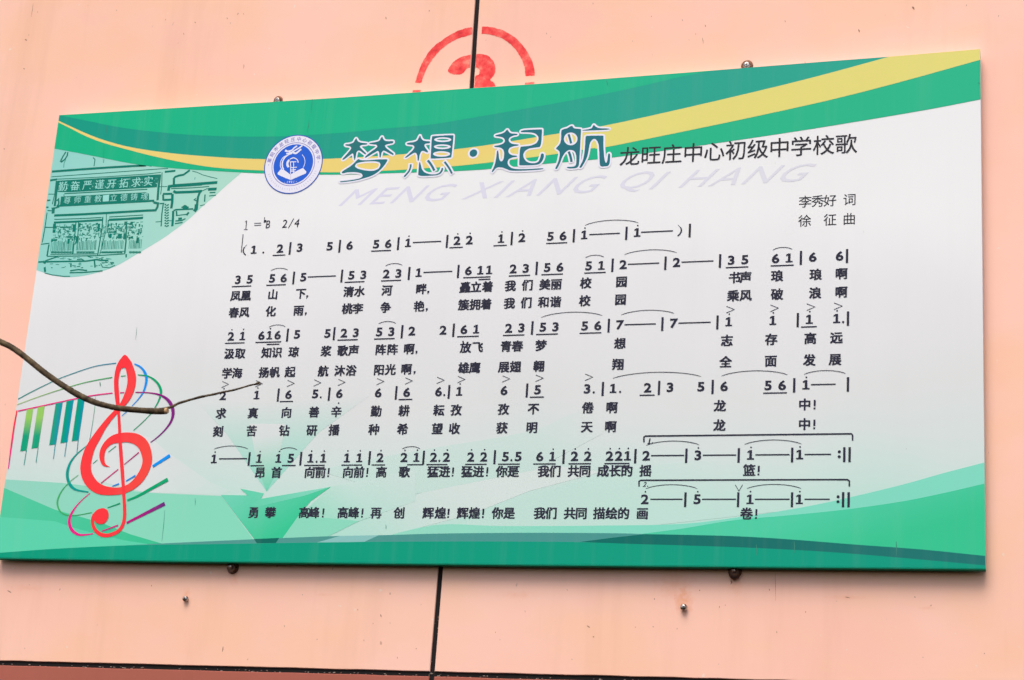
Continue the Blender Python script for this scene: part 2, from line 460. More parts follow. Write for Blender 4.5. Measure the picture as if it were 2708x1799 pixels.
stencil(jag(smooth(nn(1275, 138, 1400, 140, 1520, 165, 1680, 220, 1820, 305, 1960, 430, 2080, 600, 2150, 750, 2180, 860, 2195, 985)) + smooth(nn(2180, 990, 2100, 992, 2032, 985, 2020, 860, 1980, 740, 1900, 590, 1800, 470, 1660, 355, 1520, 300, 1400, 272, 1270, 262))))
stencil(nn(2025, 1110, 2185, 1095, 2180, 1300, 2018, 1300))
stencil(nn(75, 1240, 215, 1235, 190, 1500, 60, 1500))
stencil(jag(smooth(nn(690, 900, 740, 800, 820, 720, 940, 655, 1090, 622, 1240, 612, 1370, 640, 1460, 715, 1505, 820, 1505, 930, 1460, 1010, 1420, 1060, 1480, 1110, 1520, 1180, 1540, 1290, 1500, 1420, 1330, 1480, 1100, 1450, 1100, 1380, 1180, 1300, 1140, 1240, 1150, 1100, 1160, 1000, 1225, 960, 1230, 880, 1180, 850, 1060, 850, 1010, 870, 960, 930, 900, 962, 800, 965, 720, 940), True)))
s.build('stencilled_number', wall, 'red stencilled number 3 in a broken circle, its lower half hidden')

# ------------------------------------------------------------------ the board
board = empty('notice_board', (0, 0, BZ), label='wide printed school song board with green bands and number notation', cat='notice board')
MBG = background_ink()
MSIDE_G = ink((9, 140, 108)); 
MSIDE_W, n_, b_ = base_mat('board_edge', .35, .5); b_.inputs['Base Color'].default_value = (.80, .80, .80, 1)
slab('panel', outline(), 0, -.021, MBG, board, bevel=.0006)
# wrapped edges, 1.5 mm thick strips butted on the panel's sides
_n = 40
_lo = [(BW * i / _n, interp(BOTE, BW * i / _n) - .0030) for i in range(_n + 1)]; _hi = [(BW * i / _n, interp(BOTE, BW * i / _n) - .0001) for i in range(_n, -1, -1)]
slab('edge_strip', _lo + _hi, .0006, -.023, MSIDE_G, board, 'green wrapped lower edge', .0006)

L0 = .0001; ST = .00003
def row_root(name, label=None):
    e = empty(name, (0, 0, 0)); e.parent = board
    if label: e['label'] = label
    return e
lay = lambda k: L0 + ((k - .5) * 4 if k <= 3 else 10 + (k - 3) * 2) * ST
gp = lambda v, x, y: tuple(round(q, 3) for q in at(v, x, y))

# --- top bands
yt = ps('A1', 385, 826, 420, 843, 500, 880, 600, 925, 720, 970, 900, 1018, 1140, 1055, 1400, 1080, 1700, 1098, 2000, 1103, 'T2', 0, 590, 'T2', 1150, 520, 2361, 400, 'T3', 1050, 325, 2361, 95, 'A3', 690, 590, 1415, 397, 1560, 352, 2400, 100)
yb = ps('A1', 380, 830, 400, 845, 500, 895, 600, 945, 720, 990, 900, 1040, 1100, 1090, 1350, 1140, 1550, 1165, 1830, 1180, 'T2', 0, 828, 900, 800, 1480, 765, 2361, 697, 'T3', 1080, 665, 1850, 545, 2361, 475, 'A3', 1000, 697, 2057, 415, 2200, 372)
gb = ps('A1', 370, 1027, 600, 1070, 900, 1130, 1100, 1155, 1300, 1172, 1600, 1190, 1830, 1200, 'T2', 0, 868, 900, 845, 2361, 795, 'T3', 1080, 810, 2361, 685, 'A3', 680, 925, 1600, 775, 2060, 688, 2200, 660)
tb = ps('A1', 405, 797, 620, 840, 850, 885, 1200, 925, 1500, 942, 1800, 946, 2000, 941, 2360, 920, 'A2', 300, 890, 600, 865, 850, 825, 1200, 765, 1500, 712, 1800, 655, 2100, 590, 2360, 530, 'A3', 260, 480)
yt, yb, gb, tb = smooth(yt), smooth(yb), smooth(gb), smooth(tb)
s = Sheet(); s.fill([[(-.1, 1.3)] + gb[:1] + gb + [(2.6, 1.3)]], lay(3), ink((26, 184, 134), (48, 187, 142), gp('A1', 400, 1000), gp('A3', 2000, 600)), True); s.build('green_band', board, 'bright green lower band')
s = Sheet(); s.fill([[(-.1, 1.3), (-.1, yt[0][1])] + yt + [(2.6, 1.35)]], lay(4), ink((24, 158, 134), (50, 170, 148), gp('A1', 500, 900), gp('A3', 1000, 480)), True); s.build('teal_band', board)
s = Sheet(); s.fill([[(-.1, 1.3)] + tb + [(tb[-1][0], 1.3)]], lay(5), ink((26, 186, 136), (42, 186, 142), gp('A1', 400, 800), gp('A2', 2300, 520)), True); s.build('green_band', board, 'green upper band along the top edge')
s = Sheet(); s.fill([yt + list(reversed(yb))], lay(6), ink((240, 214, 124), (231, 221, 127), gp('A2', 1200, 980), gp('A2', 1230, 1100)), True); s.build('yellow_band', board, 'curved yellow band that widens to the right')

# --- pale picture area with the line drawing of the school gate
arc = smooth(ps('R8', 2200, 290, 2180, 310, 2040, 430, 1930, 530, 1800, 640, 1650, 780, 1480, 910, 1350, 1000, 1100, 1150, 900, 1265, 740, 1325, 560, 1370, 400, 1385, 250, 1370, 80, 1318, 20, 1290))
s = Sheet(); s.fill([[(-.1, at('R8', 250, 0)[1]), (at('R8', 2200, 290)[0], at('R8', 250, 0)[1])] + arc + [(-.1, arc[-1][1])]], lay(1), ink((150, 216, 206), (176, 224, 206), gp('R8', 300, 700), gp('R8', 2000, 500)), True)
s.build('picture_ground', board, 'pale turquoise ground of the gate drawing')
MLN = ink((22, 126, 108)); MLN2 = ink((76, 168, 150)); MLT = ink((158, 224, 214))
s = Sheet(); K = 2
zc = [0]
def ln(v, w, *c, mt=None):
    zc[0] += 1
    s.ribbon(ps(v, *c), w * 1.45 * PX, lay(K) + (zc[0] % 83) * .0000015, mt or MLN)
def blk(v, *c, mt=None, k=0):
    zc[0] += 1; s.fill([ps(v, *c)], lay(K) + (zc[0] % 83) * .0000015, mt or MLN)
ln('W2', 4.5, 372, 582, 1000, 535, 1500, 500, 2000, 470, 2330, 452, 'W3', 300, 296, 560, 300)
ln('W2', 1.6, 362, 690, 1300, 622, 2350, 545, 'W3', 900, 358); ln('W2', 1.6, 480, 740, 1500, 690, 2350, 632, 'W3', 750, 442)
ln('W3', 4, 830, 432, 1050, 408); ln('W2', 4, 335, 765, 480, 742)
ln('W2', 3, 660, 175, 600, 270, 545, 380); ln('W2', 3, 700, 180, 690, 250, 640, 330, 560, 388); ln('W2', 1.5, 660, 330, 625, 400, 615, 500, mt=MLN2)
ln('W2', 1.8, 1225, 290, 1265, 330, 1245, 470); ln('W2', 1.5, 1450, 330, 1440, 400, mt=MLN2)
blk('W2', 490, 772, 'W3', 740, 482, 705, 560, 665, 750, 480, 762, 'W2', 1700, 955, 740, 1010, 490, 1005)
blk('W2', 560, 1100, 2320, 1010, 'W3', 500, 880, 505, 1010, 'W2', 1400, 1235, 540, 1275)
blk('W2', 1430, 1075, 1560, 1060, 1550, 1195, 1425, 1205, mt=MLT)
for i, ch in enumerate('勤奋严谨开拓求实'):
    x = 600 + i * 253; y = 893 - i * 14.2
    u, v = at('W2', x, y - (8 if i == 7 else 0)); put(s, ch, u, v, .0285, lay(K) + .00016, MLT, .008)
rg_ = random.Random(21)
for i in range(110):      # the worn print breaks up between the signs
    x = rg_.uniform(520, 2560); y = rg_.uniform(800, 985) - (x - 500) * .058
    q_ = rg_.uniform(14, 44); ln('W2', rg_.uniform(.8, 1.7), x, y, x + rg_.choice((-1, 1)) * q_ * rg_.uniform(0, 1), y + q_ * rg_.uniform(.2, 1), mt=rg_.choice((MLT, MLN2)))
for i, ch in enumerate('尊师重教立德铸魂'):
    x = 690 + i * 213 + (110 if i > 3 else 0); y = 1180 - (x - 690) * .053
    u, v = at('W2', x, y); put(s, ch, u, v, .0215, lay(K) + .00016, MLT, .004)
ln('W2', 2, 630, 1040, 2350, 950, mt=MLN); ln('W2', 1.4, 620, 1052, 640, 1240)
ln('W2', 4, 530, 1290, 1500, 1240, 2350, 1195, 'W3', 590, 1028, 600, 1062)
ln('W2', 4.5, 420, 1492, 1000, 1468, 1500, 1440, 2350, 1390, 'W3', 640, 1228, 678, 1160, 690, 1085, 600, 1065)
ln('W2', 1.8, 462, 770, 430, 1050, 380, 1260); ln('W2', 4.5, 482, 775, 455, 1100, 430, 1300); ln('W2', 1.5, 300, 1050, 420, 1050)
ln('W2', 3, 470, 1190, 510, 1150, 515, 1240, 470, 1330, 380, 1345, 400, 1450); ln('W2', 3, 270, 1180, 340, 1175); ln('W2', 3, 255, 1320, 300, 1325); ln('W2', 2, 280, 1390, 380, 1395)
ln('W2', 6, 500, 1270, 495, 1335); ln('W2', 6, 405, 1350, 395, 1450)
ln('W4', 2, 350, 100, 300, 450, 250, 720); ln('W4', 2, 300, 405, 470, 405); ln('W4', 2, 225, 755, 400, 735)
ln('W3', 4.5, 735, 485, 700, 760, 680, 1020); ln('W3', 1.6, 775, 440, 765, 740, 745, 900); ln('W3', 1.4, 700, 740, 880, 735); ln('W3', 2.4, 800, 1085, 770, 1300, 755, 1560)
ln('W3', 1.4, 640, 1470, 750, 1460); ln('W3', 1.4, 880, 1445, 990, 1445); ln('W3', 2.5, 720, 1090, 820, 1085)
ln('W3', 4, 1350, 395, 1290, 440, 1220, 490, 1130, 505, 1045, 535, 1015, 580); ln('W3', 4.5, 1020, 560, 1020, 640, 1018, 690)
ln('W3', 5.5, 905, 825, 920, 735, 1040, 715, 1400, 690, 1920, 650); ln('W3', 1.8, 960, 780, 1400, 762, 1750, 735); ln('W3', 1.8, 1000, 745, 1600, 705)
ln('W3', 5, 1010, 830, 1060, 858, 1400, 845, 1600, 830); ln('W3', 1.6, 1600, 830, 1700, 782, 1780, 780); ln('W3', 5.5, 1730, 795, 1905, 785)
ln('W3', 4.5, 1560, 850, 1520, 950, 1500, 1100); ln('W3', 2, 1480, 980, 1440, 1010, 1500, 1040); ln('W3', 7, 1490, 1100, 1480, 1200, 1440, 1250)
ln('W3', 4, 790, 890, 985, 885); ln('W3', 4, 795, 900, 800, 1020); ln('W3', 4, 800, 1015, 985, 1005); ln('W3', 5, 990, 890, 985, 1050, 965, 1190); ln('W3', 4.5, 1005, 1240, 1000, 1400, 985, 1560)
ln('W3', 3, 1010, 1235, 1060, 1215, 1420, 1200); ln('W3', 3, 1070, 1240, 1080, 1330); ln('W3', 4, 1330, 1270, 1280, 1330); ln('W3', 2, 1060, 1340, 1290, 1310)
blk('W3', 1110, 1380, 1185, 1375, 1190, 1420, 1110, 1430); ln('W3', 2.5, 1050, 1450, 1180, 1440, 1260, 1400); ln('W3', 2.5, 1040, 1505, 1200, 1480)
for a in (-60, -35, -10, 15, 40, 65): ln('W3', 3, 1250, 1190, 1250 + a * 1.2, 1110 + abs(a) * .8)
ln('W3', 1.3, 1400, 415, 1500, 440, 1620, 495, 1770, 535, 1920, 570); ln('W3', 1.2, 1460, 540, 1450, 590, mt=MLN2); ln('W3', 2.4, 1760, 862, 1880, 858); ln('W3', 2, 1750, 930, 1890, 915); ln('W3', 2.6, 1665, 900, 1655, 1050); ln('W3', 1.6, 1560, 1135, 1660, 1110)
for i in range(9): ln('W3', 2.6, 825, 1110 + i * 55, 860, 1106 + i * 55); ln('W3', 2.6, 880, 1118 + i * 54, 915, 1112 + i * 54); ln('W3', 1.6, 850, 1132 + i * 54, 895, 1128 + i * 54)
ln('W4', 1.8, 500, 240, 1000, 225, 1480, 200); ln('W4', 4, 490, 305, 960, 285, 1500, 250); ln('W4', 4.5, 1630, 250, 2000, 232, 2340, 208); ln('W4', 1.8, 1640, 190, 2340, 150)
ln('W4', 2, 950, 290, 930, 520, 880, 960); ln('W4', 2, 1005, 300, 990, 560, 930, 760); ln('W4', 2.4, 1505, 190, 1490, 420, 1400, 980); ln('W4', 1.5, 1580, 130, 1570, 480, 1440, 980); ln('W4', 2, 1620, 250, 1600, 520)
ln('W4', 3, 2000, 290, 1985, 700, 1960, 950); ln('W4', 3, 390, 760, 365, 900, 350, 1000); ln('W4', 3, 905, 740, 880, 970); ln('W4', 3, 1990, 960, 1990, 1030)
for x0, y0, x1, y1 in ((470, 330, 530, 520), (880, 345, 945, 500), (1000, 320, 1045, 405), (1395, 330, 1445, 490), (620, 388, 860, 418), (765, 590, 885, 625), (770, 640, 820, 745), (435, 640, 480, 705), (480, 660, 560, 690), (945, 590, 1005, 740),
                       (1635, 490, 1790, 520), (1950, 285, 2010, 365), (2075, 290, 2130, 350), (2200, 615, 2258, 735), (1930, 530, 1990, 650), (1640, 540, 1690, 630), (1830, 540, 1900, 640), (2080, 590, 2130, 640), (2210, 520, 2260, 560)):
    blk('W4', x0 + 6, y0, x1 + 6, y0 - 3, x1 - 6, y1 - 3, x0 - 6, y1)
rn = random.Random(5)
for i in range(420):      # busy little marks behind the gate
    x = rn.uniform(460, 2330); y = rn.uniform(320, 640) - (x - 1400) * .03
    if 930 < x < 1000 or 1560 < x < 1600: continue
    h = rn.random() < .55; l_ = rn.uniform(18, 60)
    ln('W4', rn.uniform(1, 2.3), x, y, x + (l_ if h else rn.uniform(-6, 4)), y + (rn.uniform(-4, 2) if h else l_), mt=rn.choice((MLN, MLN, MLN2)))
for x0, x1 in ((430, 880), (960, 1360), (1480, 1930), (2050, 2300)):
    x = x0
    while x < x1: ln('W4', 1.4, x + 12, 690 - (x - 1000) * .02 + rn.uniform(-20, 20), x - 4, 880 - (x - 1000) * .03, mt=rn.choice((MLN, MLN2))); x += rn.uniform(22, 34)
    x = x0
    while x < x1 - 60: ln('W4', 1.4, x, 905, x + 30, 940, x + 60, 905 - 3); ln('W4', 1.4, x, 940, x + 30, 905, x + 60, 940); x += 62
ln('W4', 2, 350, 1005, 900, 1000, 1380, 992, 1960, 955); ln('W4', 1.6, 420, 965, 880, 960); ln('W4', 1.6, 880, 960, 1400, 955); ln('W4', 1.6, 1440, 930, 1960, 900)
ln('W4', 3, 170, 1122, 700, 1112, 1150, 1106, 1380, 1072, 1460, 1090, 1620, 1088); ln('W4', 2.4, 300, 1105, 440, 1055, 540, 1022); ln('W4', 4, 265, 1110, 320, 1150); ln('W4', 2, 970, 1070, 1060, 1060, 1130, 1105); ln('W4', 2, 1190, 1000, 1260, 1030)
ln('W4', 2.6, 830, 1305, 1000, 1280, 1180, 1300); ln('W4', 2.4, 820, 1345, 1100, 1340, 1500, 1308); ln('W4', 1.6, 300, 1350, 450, 1390, 700, 1422, 830, 1418); ln('W4', 4, 300, 1230, 310, 1330); ln('W4', 3, 845, 1160, 845, 1230)
ln('W4', 1.6, 1460, 1150, 1500, 1230, 1640, 1245, 1760, 1190); ln('W4', 3, 1330, 1080, 1345, 1240); ln('W4', 1.5, 1620, 1110, 1600, 1135, 1480, 1140)
for i in range(46):
    x = rn.uniform(380, 1700); y = rn.uniform(1020, 1080) if i % 2 else rn.uniform(1130, 1260) - max(0, (x - 1300) * .1)
    ln('W4', rn.uniform(1, 2), x, y, x + rn.uniform(20, 80), y + rn.uniform(-8, 8), mt=rn.choice((MLN, MLN2)))
s.build('gate_drawing', board, 'green line drawing of a school gate with a lettered beam')['kind'] = 'stuff'

# --- facets of the lower background
facets = Sheet()
def facet(k, mt, *loops):
    for l in loops: facets.fill([l], lay(k), mt, True)
def F_(name, k, mt, loop, label=None):
    q = Sheet(); q.fill([loop], lay(k), mt, True); q.build(name, board, label)
F_('green_facet', 1, fade((150, 220, 200), gp('G', 690, 120), gp('G', 655, 600), .95), ps('G', 230, 100, 430, 320, 655, 645, 950, 310, 1240, 100), 'pale green funnel behind the notes')
F_('green_facet', 2.25, fade((98, 212, 175), gp('G', 640, 330), gp('G', 655, 640), .9), ps('G', 560, 260, 600, 500, 655, 645, 720, 520, 760, 260))
F_('green_facet', .75, fade((226, 228, 228), gp('G', 560, 600), gp('G', 0, 430), .85), ps('G', -340, 250, 0, 340, 90, 420, 330, 590, 450, 640, 395, 666, -40, 648, -400, 560), 'greyish white facet left of the funnel')
F_('green_facet', 2, ink((150, 217, 196), (138, 222, 192), gp('A4', 100, 200), gp('A4', 1300, 600)), ps('A4', 20, 180, 430, 205, 800, 250, 1060, 275, 1400, 290, 1530, 296, 1770, 622, 1500, 628, 1190, 650, 700, 700, -60, 700, -60, 180))
F_('green_facet', 3, ink((84, 206, 163), (60, 200, 150), gp('A4', 100, 350), gp('A4', 1100, 640)), ps('A4', -60, 200, 30, 240, 170, 300, 380, 390, 700, 480, 900, 560, 1190, 645, 800, 720, -60, 720), 'green wedge at the lower left')
F_('green_facet', 4, ink((94, 215, 175)), ps('A4', -80, 430, 0, 440, 380, 470, 560, 530, 850, 600, 1100, 640, 700, 700, -80, 700))
F_('green_facet', 4, ink((112, 214, 182), (60, 203, 152), gp('G', 500, 650), gp('G', 650, 930)), ps('G', 395, 664, 545, 666, 625, 690, 1020, 618, 905, 700, 830, 790, 720, 945, 600, 945, 585, 915), 'bright green funnel above the lower band')
F_('green_facet', 5, ink((102, 213, 176), (138, 219, 194), gp('G', 600, 700), gp('G', 1000, 620)), ps('G', 505, 628, 640, 655, 622, 686, 1022, 617, 870, 668, 600, 732, 560, 720, 610, 690, 545, 665))
F_('green_facet', 3, ink((142, 221, 193)), ps('G', 830, 790, 1000, 795, 1180, 812, 940, 932, 700, 940, 720, 900))
F_('green_facet', 2.5, fade((142, 221, 193), gp('G', 1100, 560), gp('G', 850, 780), .8), ps('G', 1022, 617, 830, 790, 1180, 812, 1500, 700, 1500, 520))
F_('green_facet', 1.25, fade((222, 229, 226), gp('A5', 100, 560), gp('A5', 1000, 200), .75), ps('A5', -100, 620, 300, 405, 560, 270, 900, 150, 1500, 90, 1800, 130, 1300, 260, 900, 420, 350, 565))
F_('green_facet', 2, ink((150, 222, 198), (132, 221, 196), gp('A5', 800, 500), gp('A5', 2300, 520)), smooth(ps('A5', 160, 615, 640, 497, 1100, 503, 1800, 500, 2360, 488, 'A6', 400, 440, 700, 396, 1030, 333, 1500, 222, 1800, 138, 2085, 64, 2250, 20)) + ps('A6', 2250, 700, 'A5', 1600, 630), 'pale green sweep at the right')
F_('green_facet', 3, ink((80, 208, 166), (58, 200, 148), gp('A6', 1200, 330), gp('A6', 1300, 640)), smooth(ps('A5', 1620, 618, 1880, 583, 2130, 550, 2360, 520, 'A6', 360, 462, 700, 432, 1100, 392, 1500, 336, 1800, 276, 2085, 210, 2250, 170)) + ps('A6', 2250, 800, 'A5', 1650, 640), 'bright green sweep at the lower right')
VIEW['Y'] = (1354, 900, 1.7437)
F_('green_facet', 1.75, fade((196, 227, 216), gp('Y', 500, 330), gp('Y', 300, 760), .9), smooth(ps('Y', -250, 860, -60, 765, 250, 668, 560, 592, 900, 556, 1200, 570)) + ps('Y', 1500, 640, 1500, 760, 600, 860), 'pale green sweep under the second ending')
F_('green_facet', 1.5, fade((196, 226, 215), gp('Y', 420, 360), gp('Y', -60, 520), .55), smooth(ps('Y', -900, 600, -500, 520, 60, 425, 250, 350, 420, 290)) + ps('Y', 420, 430, 100, 600, -500, 720), 'pale diagonal sheet')
# lower bands
bt = smooth(ps('A4', -100, 695, 0, 688, 360, 662, 800, 640, 1080, 633, 1500, 628, 2360, 615, 'A5', 700, 610, 1300, 611, 1650, 615, 2070, 629, 2360, 637, 'A6', 500, 655, 1000, 682, 1500, 722, 2085, 775, 2250, 790))
F_('green_band', 8, ink((10, 160, 126), (20, 158, 130), gp('A4', 100, 700), gp('A6', 1500, 740)), bt + [(2.6, -.1), (-.1, -.1)], 'deep green band along the lower edge')
dt = smooth(ps('A4', 800, 641, 1080, 626, 1520, 605, 2240, 575, 'A5', 340, 565, 700, 555, 1300, 550, 1880, 553, 2100, 559, 2360, 564, 'A6', 400, 575, 800, 600, 1200, 632, 1650, 665, 2093, 710, 2250, 722))
F_('grey_teal_band', 7, ink((84, 156, 147), (76, 152, 146), gp('A4', 1200, 610), gp('A5', 1500, 580)), dt + [(2.6, -.1), (at('A4', 800, 641)[0], -.1)], 'grey teal band above the deep green one')
def between(x0, x1):   # piece of the grey band between two board positions
    return [p for p in dt if x0 <= p[0] <= x1]
F_('grey_teal_band', 8.5, ink((17, 108, 96)), ps('G', 583, 914, 660, 911, 727, 908, 708, 937, 600, 938), 'dark patch where the funnel crosses the band')
a_ = at('A4', 2250, 590)[0]; b2 = at('A5', 330, 565)[0]
q = between(a_, b2); F_('grey_teal_band', 7.5, ink((140, 197, 193)), q + [at('A5', 160, 612), at('A4', 2180, 620)], 'pale patch in the band')
a_ = at('A5', 2090, 565)[0]
q = between(a_, 3); F_('dark_teal_band', 7.5, ink((20, 112, 102), (36, 120, 114), gp('A5', 2000, 600), gp('A6', 1800, 700)), ps('A5', 1650, 613, 1880, 583) + [p for p in q] + [(2.6, -.1), at('A6', 1500, 760), at('A6', 0, 650), at('A5', 1900, 625)], 'dark teal band running down to the right')

# --- emblem
emb = empty('school_emblem', (0, 0, 0)); emb.parent = board; emb['label'] = 'round blue and white school emblem'
EC = at('E', 792, 783); ER = .0795
WHT = ink((238, 236, 248)); BLU = ink((46, 102, 216)); LAV = ink((128, 118, 196)); LAV2 = ink((196, 190, 226)); DBL = ink((52, 92, 186))
s = Sheet(); s.disc(EC, ER + .001, lay(10), WHT, 96)
s.build('emblem_disc', emb)
s = Sheet(); s.ring(EC, ER, .0026, lay(11), DBL, 96); s.ring(EC, ER * .74, .0016, lay(11), LAV, 96); s.build('emblem_ring', emb)
s = Sheet(); s.disc(EC, ER * .685, lay(12), BLU, 96); s.build('emblem_field', emb)
for i, ch in enumerate('莱阳市龙旺庄中心初级中学'):
    t = math.radians(168 - i * (156 / 11.0)); rr_ = ER * .865
    s = Sheet(); put(s, ch, EC[0] + rr_ * math.cos(t), EC[1] + rr_ * math.sin(t), .0125, lay(12), LAV, .02, rot=t - math.pi / 2); s.build('ring_character', emb)
s = Sheet()
for t in (180, 0): s.disc((EC[0] + ER * .865 * math.cos(math.radians(t)), EC[1] + ER * .865 * math.sin(math.radians(t)) + .002), .0012, lay(12), LAV)
for i in range(26):
    t = math.radians(200 + i * 5.6); a = ER * .83; b = ER * (.88 + .03 * (i % 3 == 0))
    s.ribbon([(EC[0] + a * math.cos(t), EC[1] + a * math.sin(t)), (EC[0] + b * math.cos(t + .012), EC[1] + b * math.sin(t + .012))], .0011, lay(12), LAV2)
s.build('ring_marks', emb)['kind'] = 'stuff'
s = Sheet(); k = lay(13)
def er(w, *c, kk=0, cl=False): s.ribbon(smooth(ps('E', *c)), w * PX, k + kk * ST * .5, WHT, cl)
er(3.6, 770, 545, 680, 580, 600, 650, 555, 740, 555, 830, 580, 905); er(2, 640, 590, 560, 650, 515, 740, 512, 830, 540, 900)
er(1.6, 985, 575, 1030, 640, 1048, 720, 1035, 800, 1005, 860); er(2.4, 715, 680, 790, 645, 860, 670, 890, 710, 900, 752, kk=1)
er(4, 610, 495, 680, 500, 760, 480, 810, 430, 875, 385, kk=1); er(4, 640, 555, 740, 530, 830, 480, 920, 430, 990, 375, kk=2); er(5, 780, 525, 850, 545, 910, 500, 965, 455, kk=3); er(2, 620, 470, 650, 485, kk=4); er(3, 700, 505, 760, 560, kk=5)
er(6, 705, 690, 670, 740, 665, 800, 690, 850, kk=2)
for l in ((720, 735, 860, 728), (725, 860, 870, 850), (745, 910, 850, 900), (735, 940, 830, 935)): s.ribbon(ps('E', *l), 2.4 * PX, k + ST * 2.5, WHT)
for l in ((800, 735, 800, 850), (730, 740, 740, 855), (795, 860, 795, 980), (735, 870, 735, 1000)): s.ribbon(ps('E', *l), 2.2 * PX, k + ST * 3, WHT)
s.fill([ps('E', 450, 975, 520, 895, 600, 915, 730, 1010, 870, 930, 1005, 865, 1078, 945, 1070, 985, 880, 1065, 740, 1130, 620, 1085, 455, 1012)], k + ST * 3.5, WHT)
s.ribbon(ps('E', 735, 1010, 738, 1125), 1.0 * PX, k + ST * 4, LAV2)
u, v = at('E', 733, 1172)
for i, ch in enumerate('1921'): put(s, ch, u + (i - 1.5) * .0060, v, .0088, k, WHT, .01, box=True)
s.disc((u - .0165, v), .0008, k, WHT); s.disc((u + .0165, v), .0008, k, WHT)
s.build('emblem_device', emb, 'white dragon, seal letter, open book and year on blue')

# --- big title
TEAL = ink((45, 122, 118), (44, 116, 128), gp('T2', 0, 300), gp('T2', 500, 1000)); TW = ink((240, 238, 250)); TSH = ink((204, 204, 204))
def title(name, label, shapes, strokes=(), dots=()):
    """shapes: (view, outline, holes, smooth?)"""
    s = Sheet(); j = 0; shapes = [[chaikin(chaikin(l)) for l in loops] for loops in shapes]
    for loops in shapes:
        j += 1
        for l in loops: j += .5; s.ribbon(l, .0084, lay(8.5) + j * .000008, TW, True, 3e-6)
    for l, w in strokes:
        j += 1; e = extend(l, .003); s.ribbon(e, w + .0084, lay(8.5) + j * .000008, TW, False, 3e-6)
    for c, r in dots: s.disc(c, r + .0046, lay(9), TW, 24)
    j = 0
    for loops in shapes:
        j += 1; s.fill(loops, lay(11) + j * .000008, TEAL)
    for l, w in strokes:
        j += 1; s.ribbon(l, w, lay(11) + j * .000008, TEAL)
    for c, r in dots: s.disc(c, r, lay(11), TEAL, 24)
    s.build(name, board, label)
def chaikin(l, q=.2):
    o = []
    for i in range(len(l)):
        a, b = l[i], l[(i + 1) % len(l)]
        for t in (q, 1 - q): o.append((a[0] + (b[0] - a[0]) * t, a[1] + (b[1] - a[1]) * t))
    return o
def extend(l, e):
    a, b = Vector(l[0]), Vector(l[1]); c, d = Vector(l[-1]), Vector(l[-2])
    return [tuple(a + (a - b).normalized() * e)] + list(l[1:-1]) + [tuple(c + (c - d).normalized() * e)]
def sm(v, *c): return smooth(ps(v, *c), True, 4)
def ell(v, x, y, rx, ry): return ps(v, *[q for i in range(24) for q in (x + rx * math.cos(i * math.pi / 12), y + ry * math.sin(i * math.pi / 12))])
def st(v, w, *c): return (smooth(ps(v, *c)), w / 6.558 * PX)
title('title_character', 'first title character 梦', [
    [sm('T2', 410, 240, 440, 290, 500, 315, 590, 325, 592, 345, 500, 358, 472, 385, 520, 440, 578, 500, 560, 515, 480, 458, 440, 455, 415, 485, 400, 560, 388, 608, 372, 605, 362, 530, 345, 500, 300, 530, 195, 608, 172, 598, 240, 520, 308, 440, 322, 400, 290, 375, 228, 365, 225, 345, 300, 335, 360, 310, 385, 270)],
    [sm('T2', 860, 212, 885, 262, 935, 287, 1040, 287, 1050, 305, 1040, 323, 940, 345, 908, 368, 935, 412, 1050, 500, 1052, 520, 1030, 522, 900, 455, 862, 468, 845, 505, 832, 565, 815, 565, 806, 490, 785, 458, 740, 480, 600, 562, 570, 575, 562, 560, 640, 490, 738, 420, 772, 385, 755, 352, 645, 338, 652, 320, 760, 300, 812, 278, 838, 232)],
    [ps('T2', 440, 595, 490, 618, 600, 620, 800, 604, 950, 600, 948, 630, 918, 680, 880, 730, 835, 780, 780, 828, 720, 868, 650, 900, 520, 940, 440, 962, 340, 980, 230, 994, 130, 1002, 125, 985, 240, 972, 350, 958, 450, 940, 505, 915, 522, 890, 505, 852, 440, 830, 330, 824, 230, 834, 170, 852, 152, 822, 250, 760, 340, 700, 400, 640),
     sm('T2', 388, 715, 430, 668, 560, 643, 720, 638, 808, 655, 828, 700, 800, 758, 720, 798, 600, 800, 470, 775, 405, 745)]])
title('title_character', 'second title character 想', [
    [ps('T2', *[q for p in [(1515, 182), (1535, 240), (1565, 275), (1610, 288), (1690, 290), (1690, 325), (1615, 330), (1588, 350), (1600, 395), (1650, 455), (1655, 485), (1625, 482), (1580, 455), (1540, 462), (1510, 520), (1498, 600), (1490, 628), (1475, 630), (1468, 530), (1445, 490), (1410, 490), (1330, 540), (1268, 583), (1252, 573), (1320, 510), (1395, 440), (1422, 390), (1400, 357), (1345, 350), (1290, 345), (1285, 325), (1330, 312), (1400, 305), (1465, 282), (1492, 230)] for q in p])],
    [ps('T2', 1720, 208, 1740, 200, 2085, 182, 2098, 195, 2062, 560, 2045, 575, 1700, 595, 1700, 570), ell('T2', 1910, 262, 150, 42), ell('T2', 1902, 385, 148, 42), ell('T2', 1890, 510, 150, 48)],
    [ps('T2', 1515, 650, 1530, 700, 1545, 770, 1590, 830, 1680, 862, 1780, 865, 1850, 840, 1880, 790, 1890, 750, 1920, 755, 1912, 800, 1880, 850, 1800, 885, 1480, 897, 1488, 800, 1500, 660)]],
    [st('T2', 30, 1355, 690, 1345, 760, 1310, 830, 1240, 905), st('T2', 38, 1650, 620, 1710, 700, 1765, 800), st('T2', 32, 1940, 645, 2010, 740, 2070, 850)])
title('title_dot', None, [], [], [(at('A2', 913, 1060), .0100)])
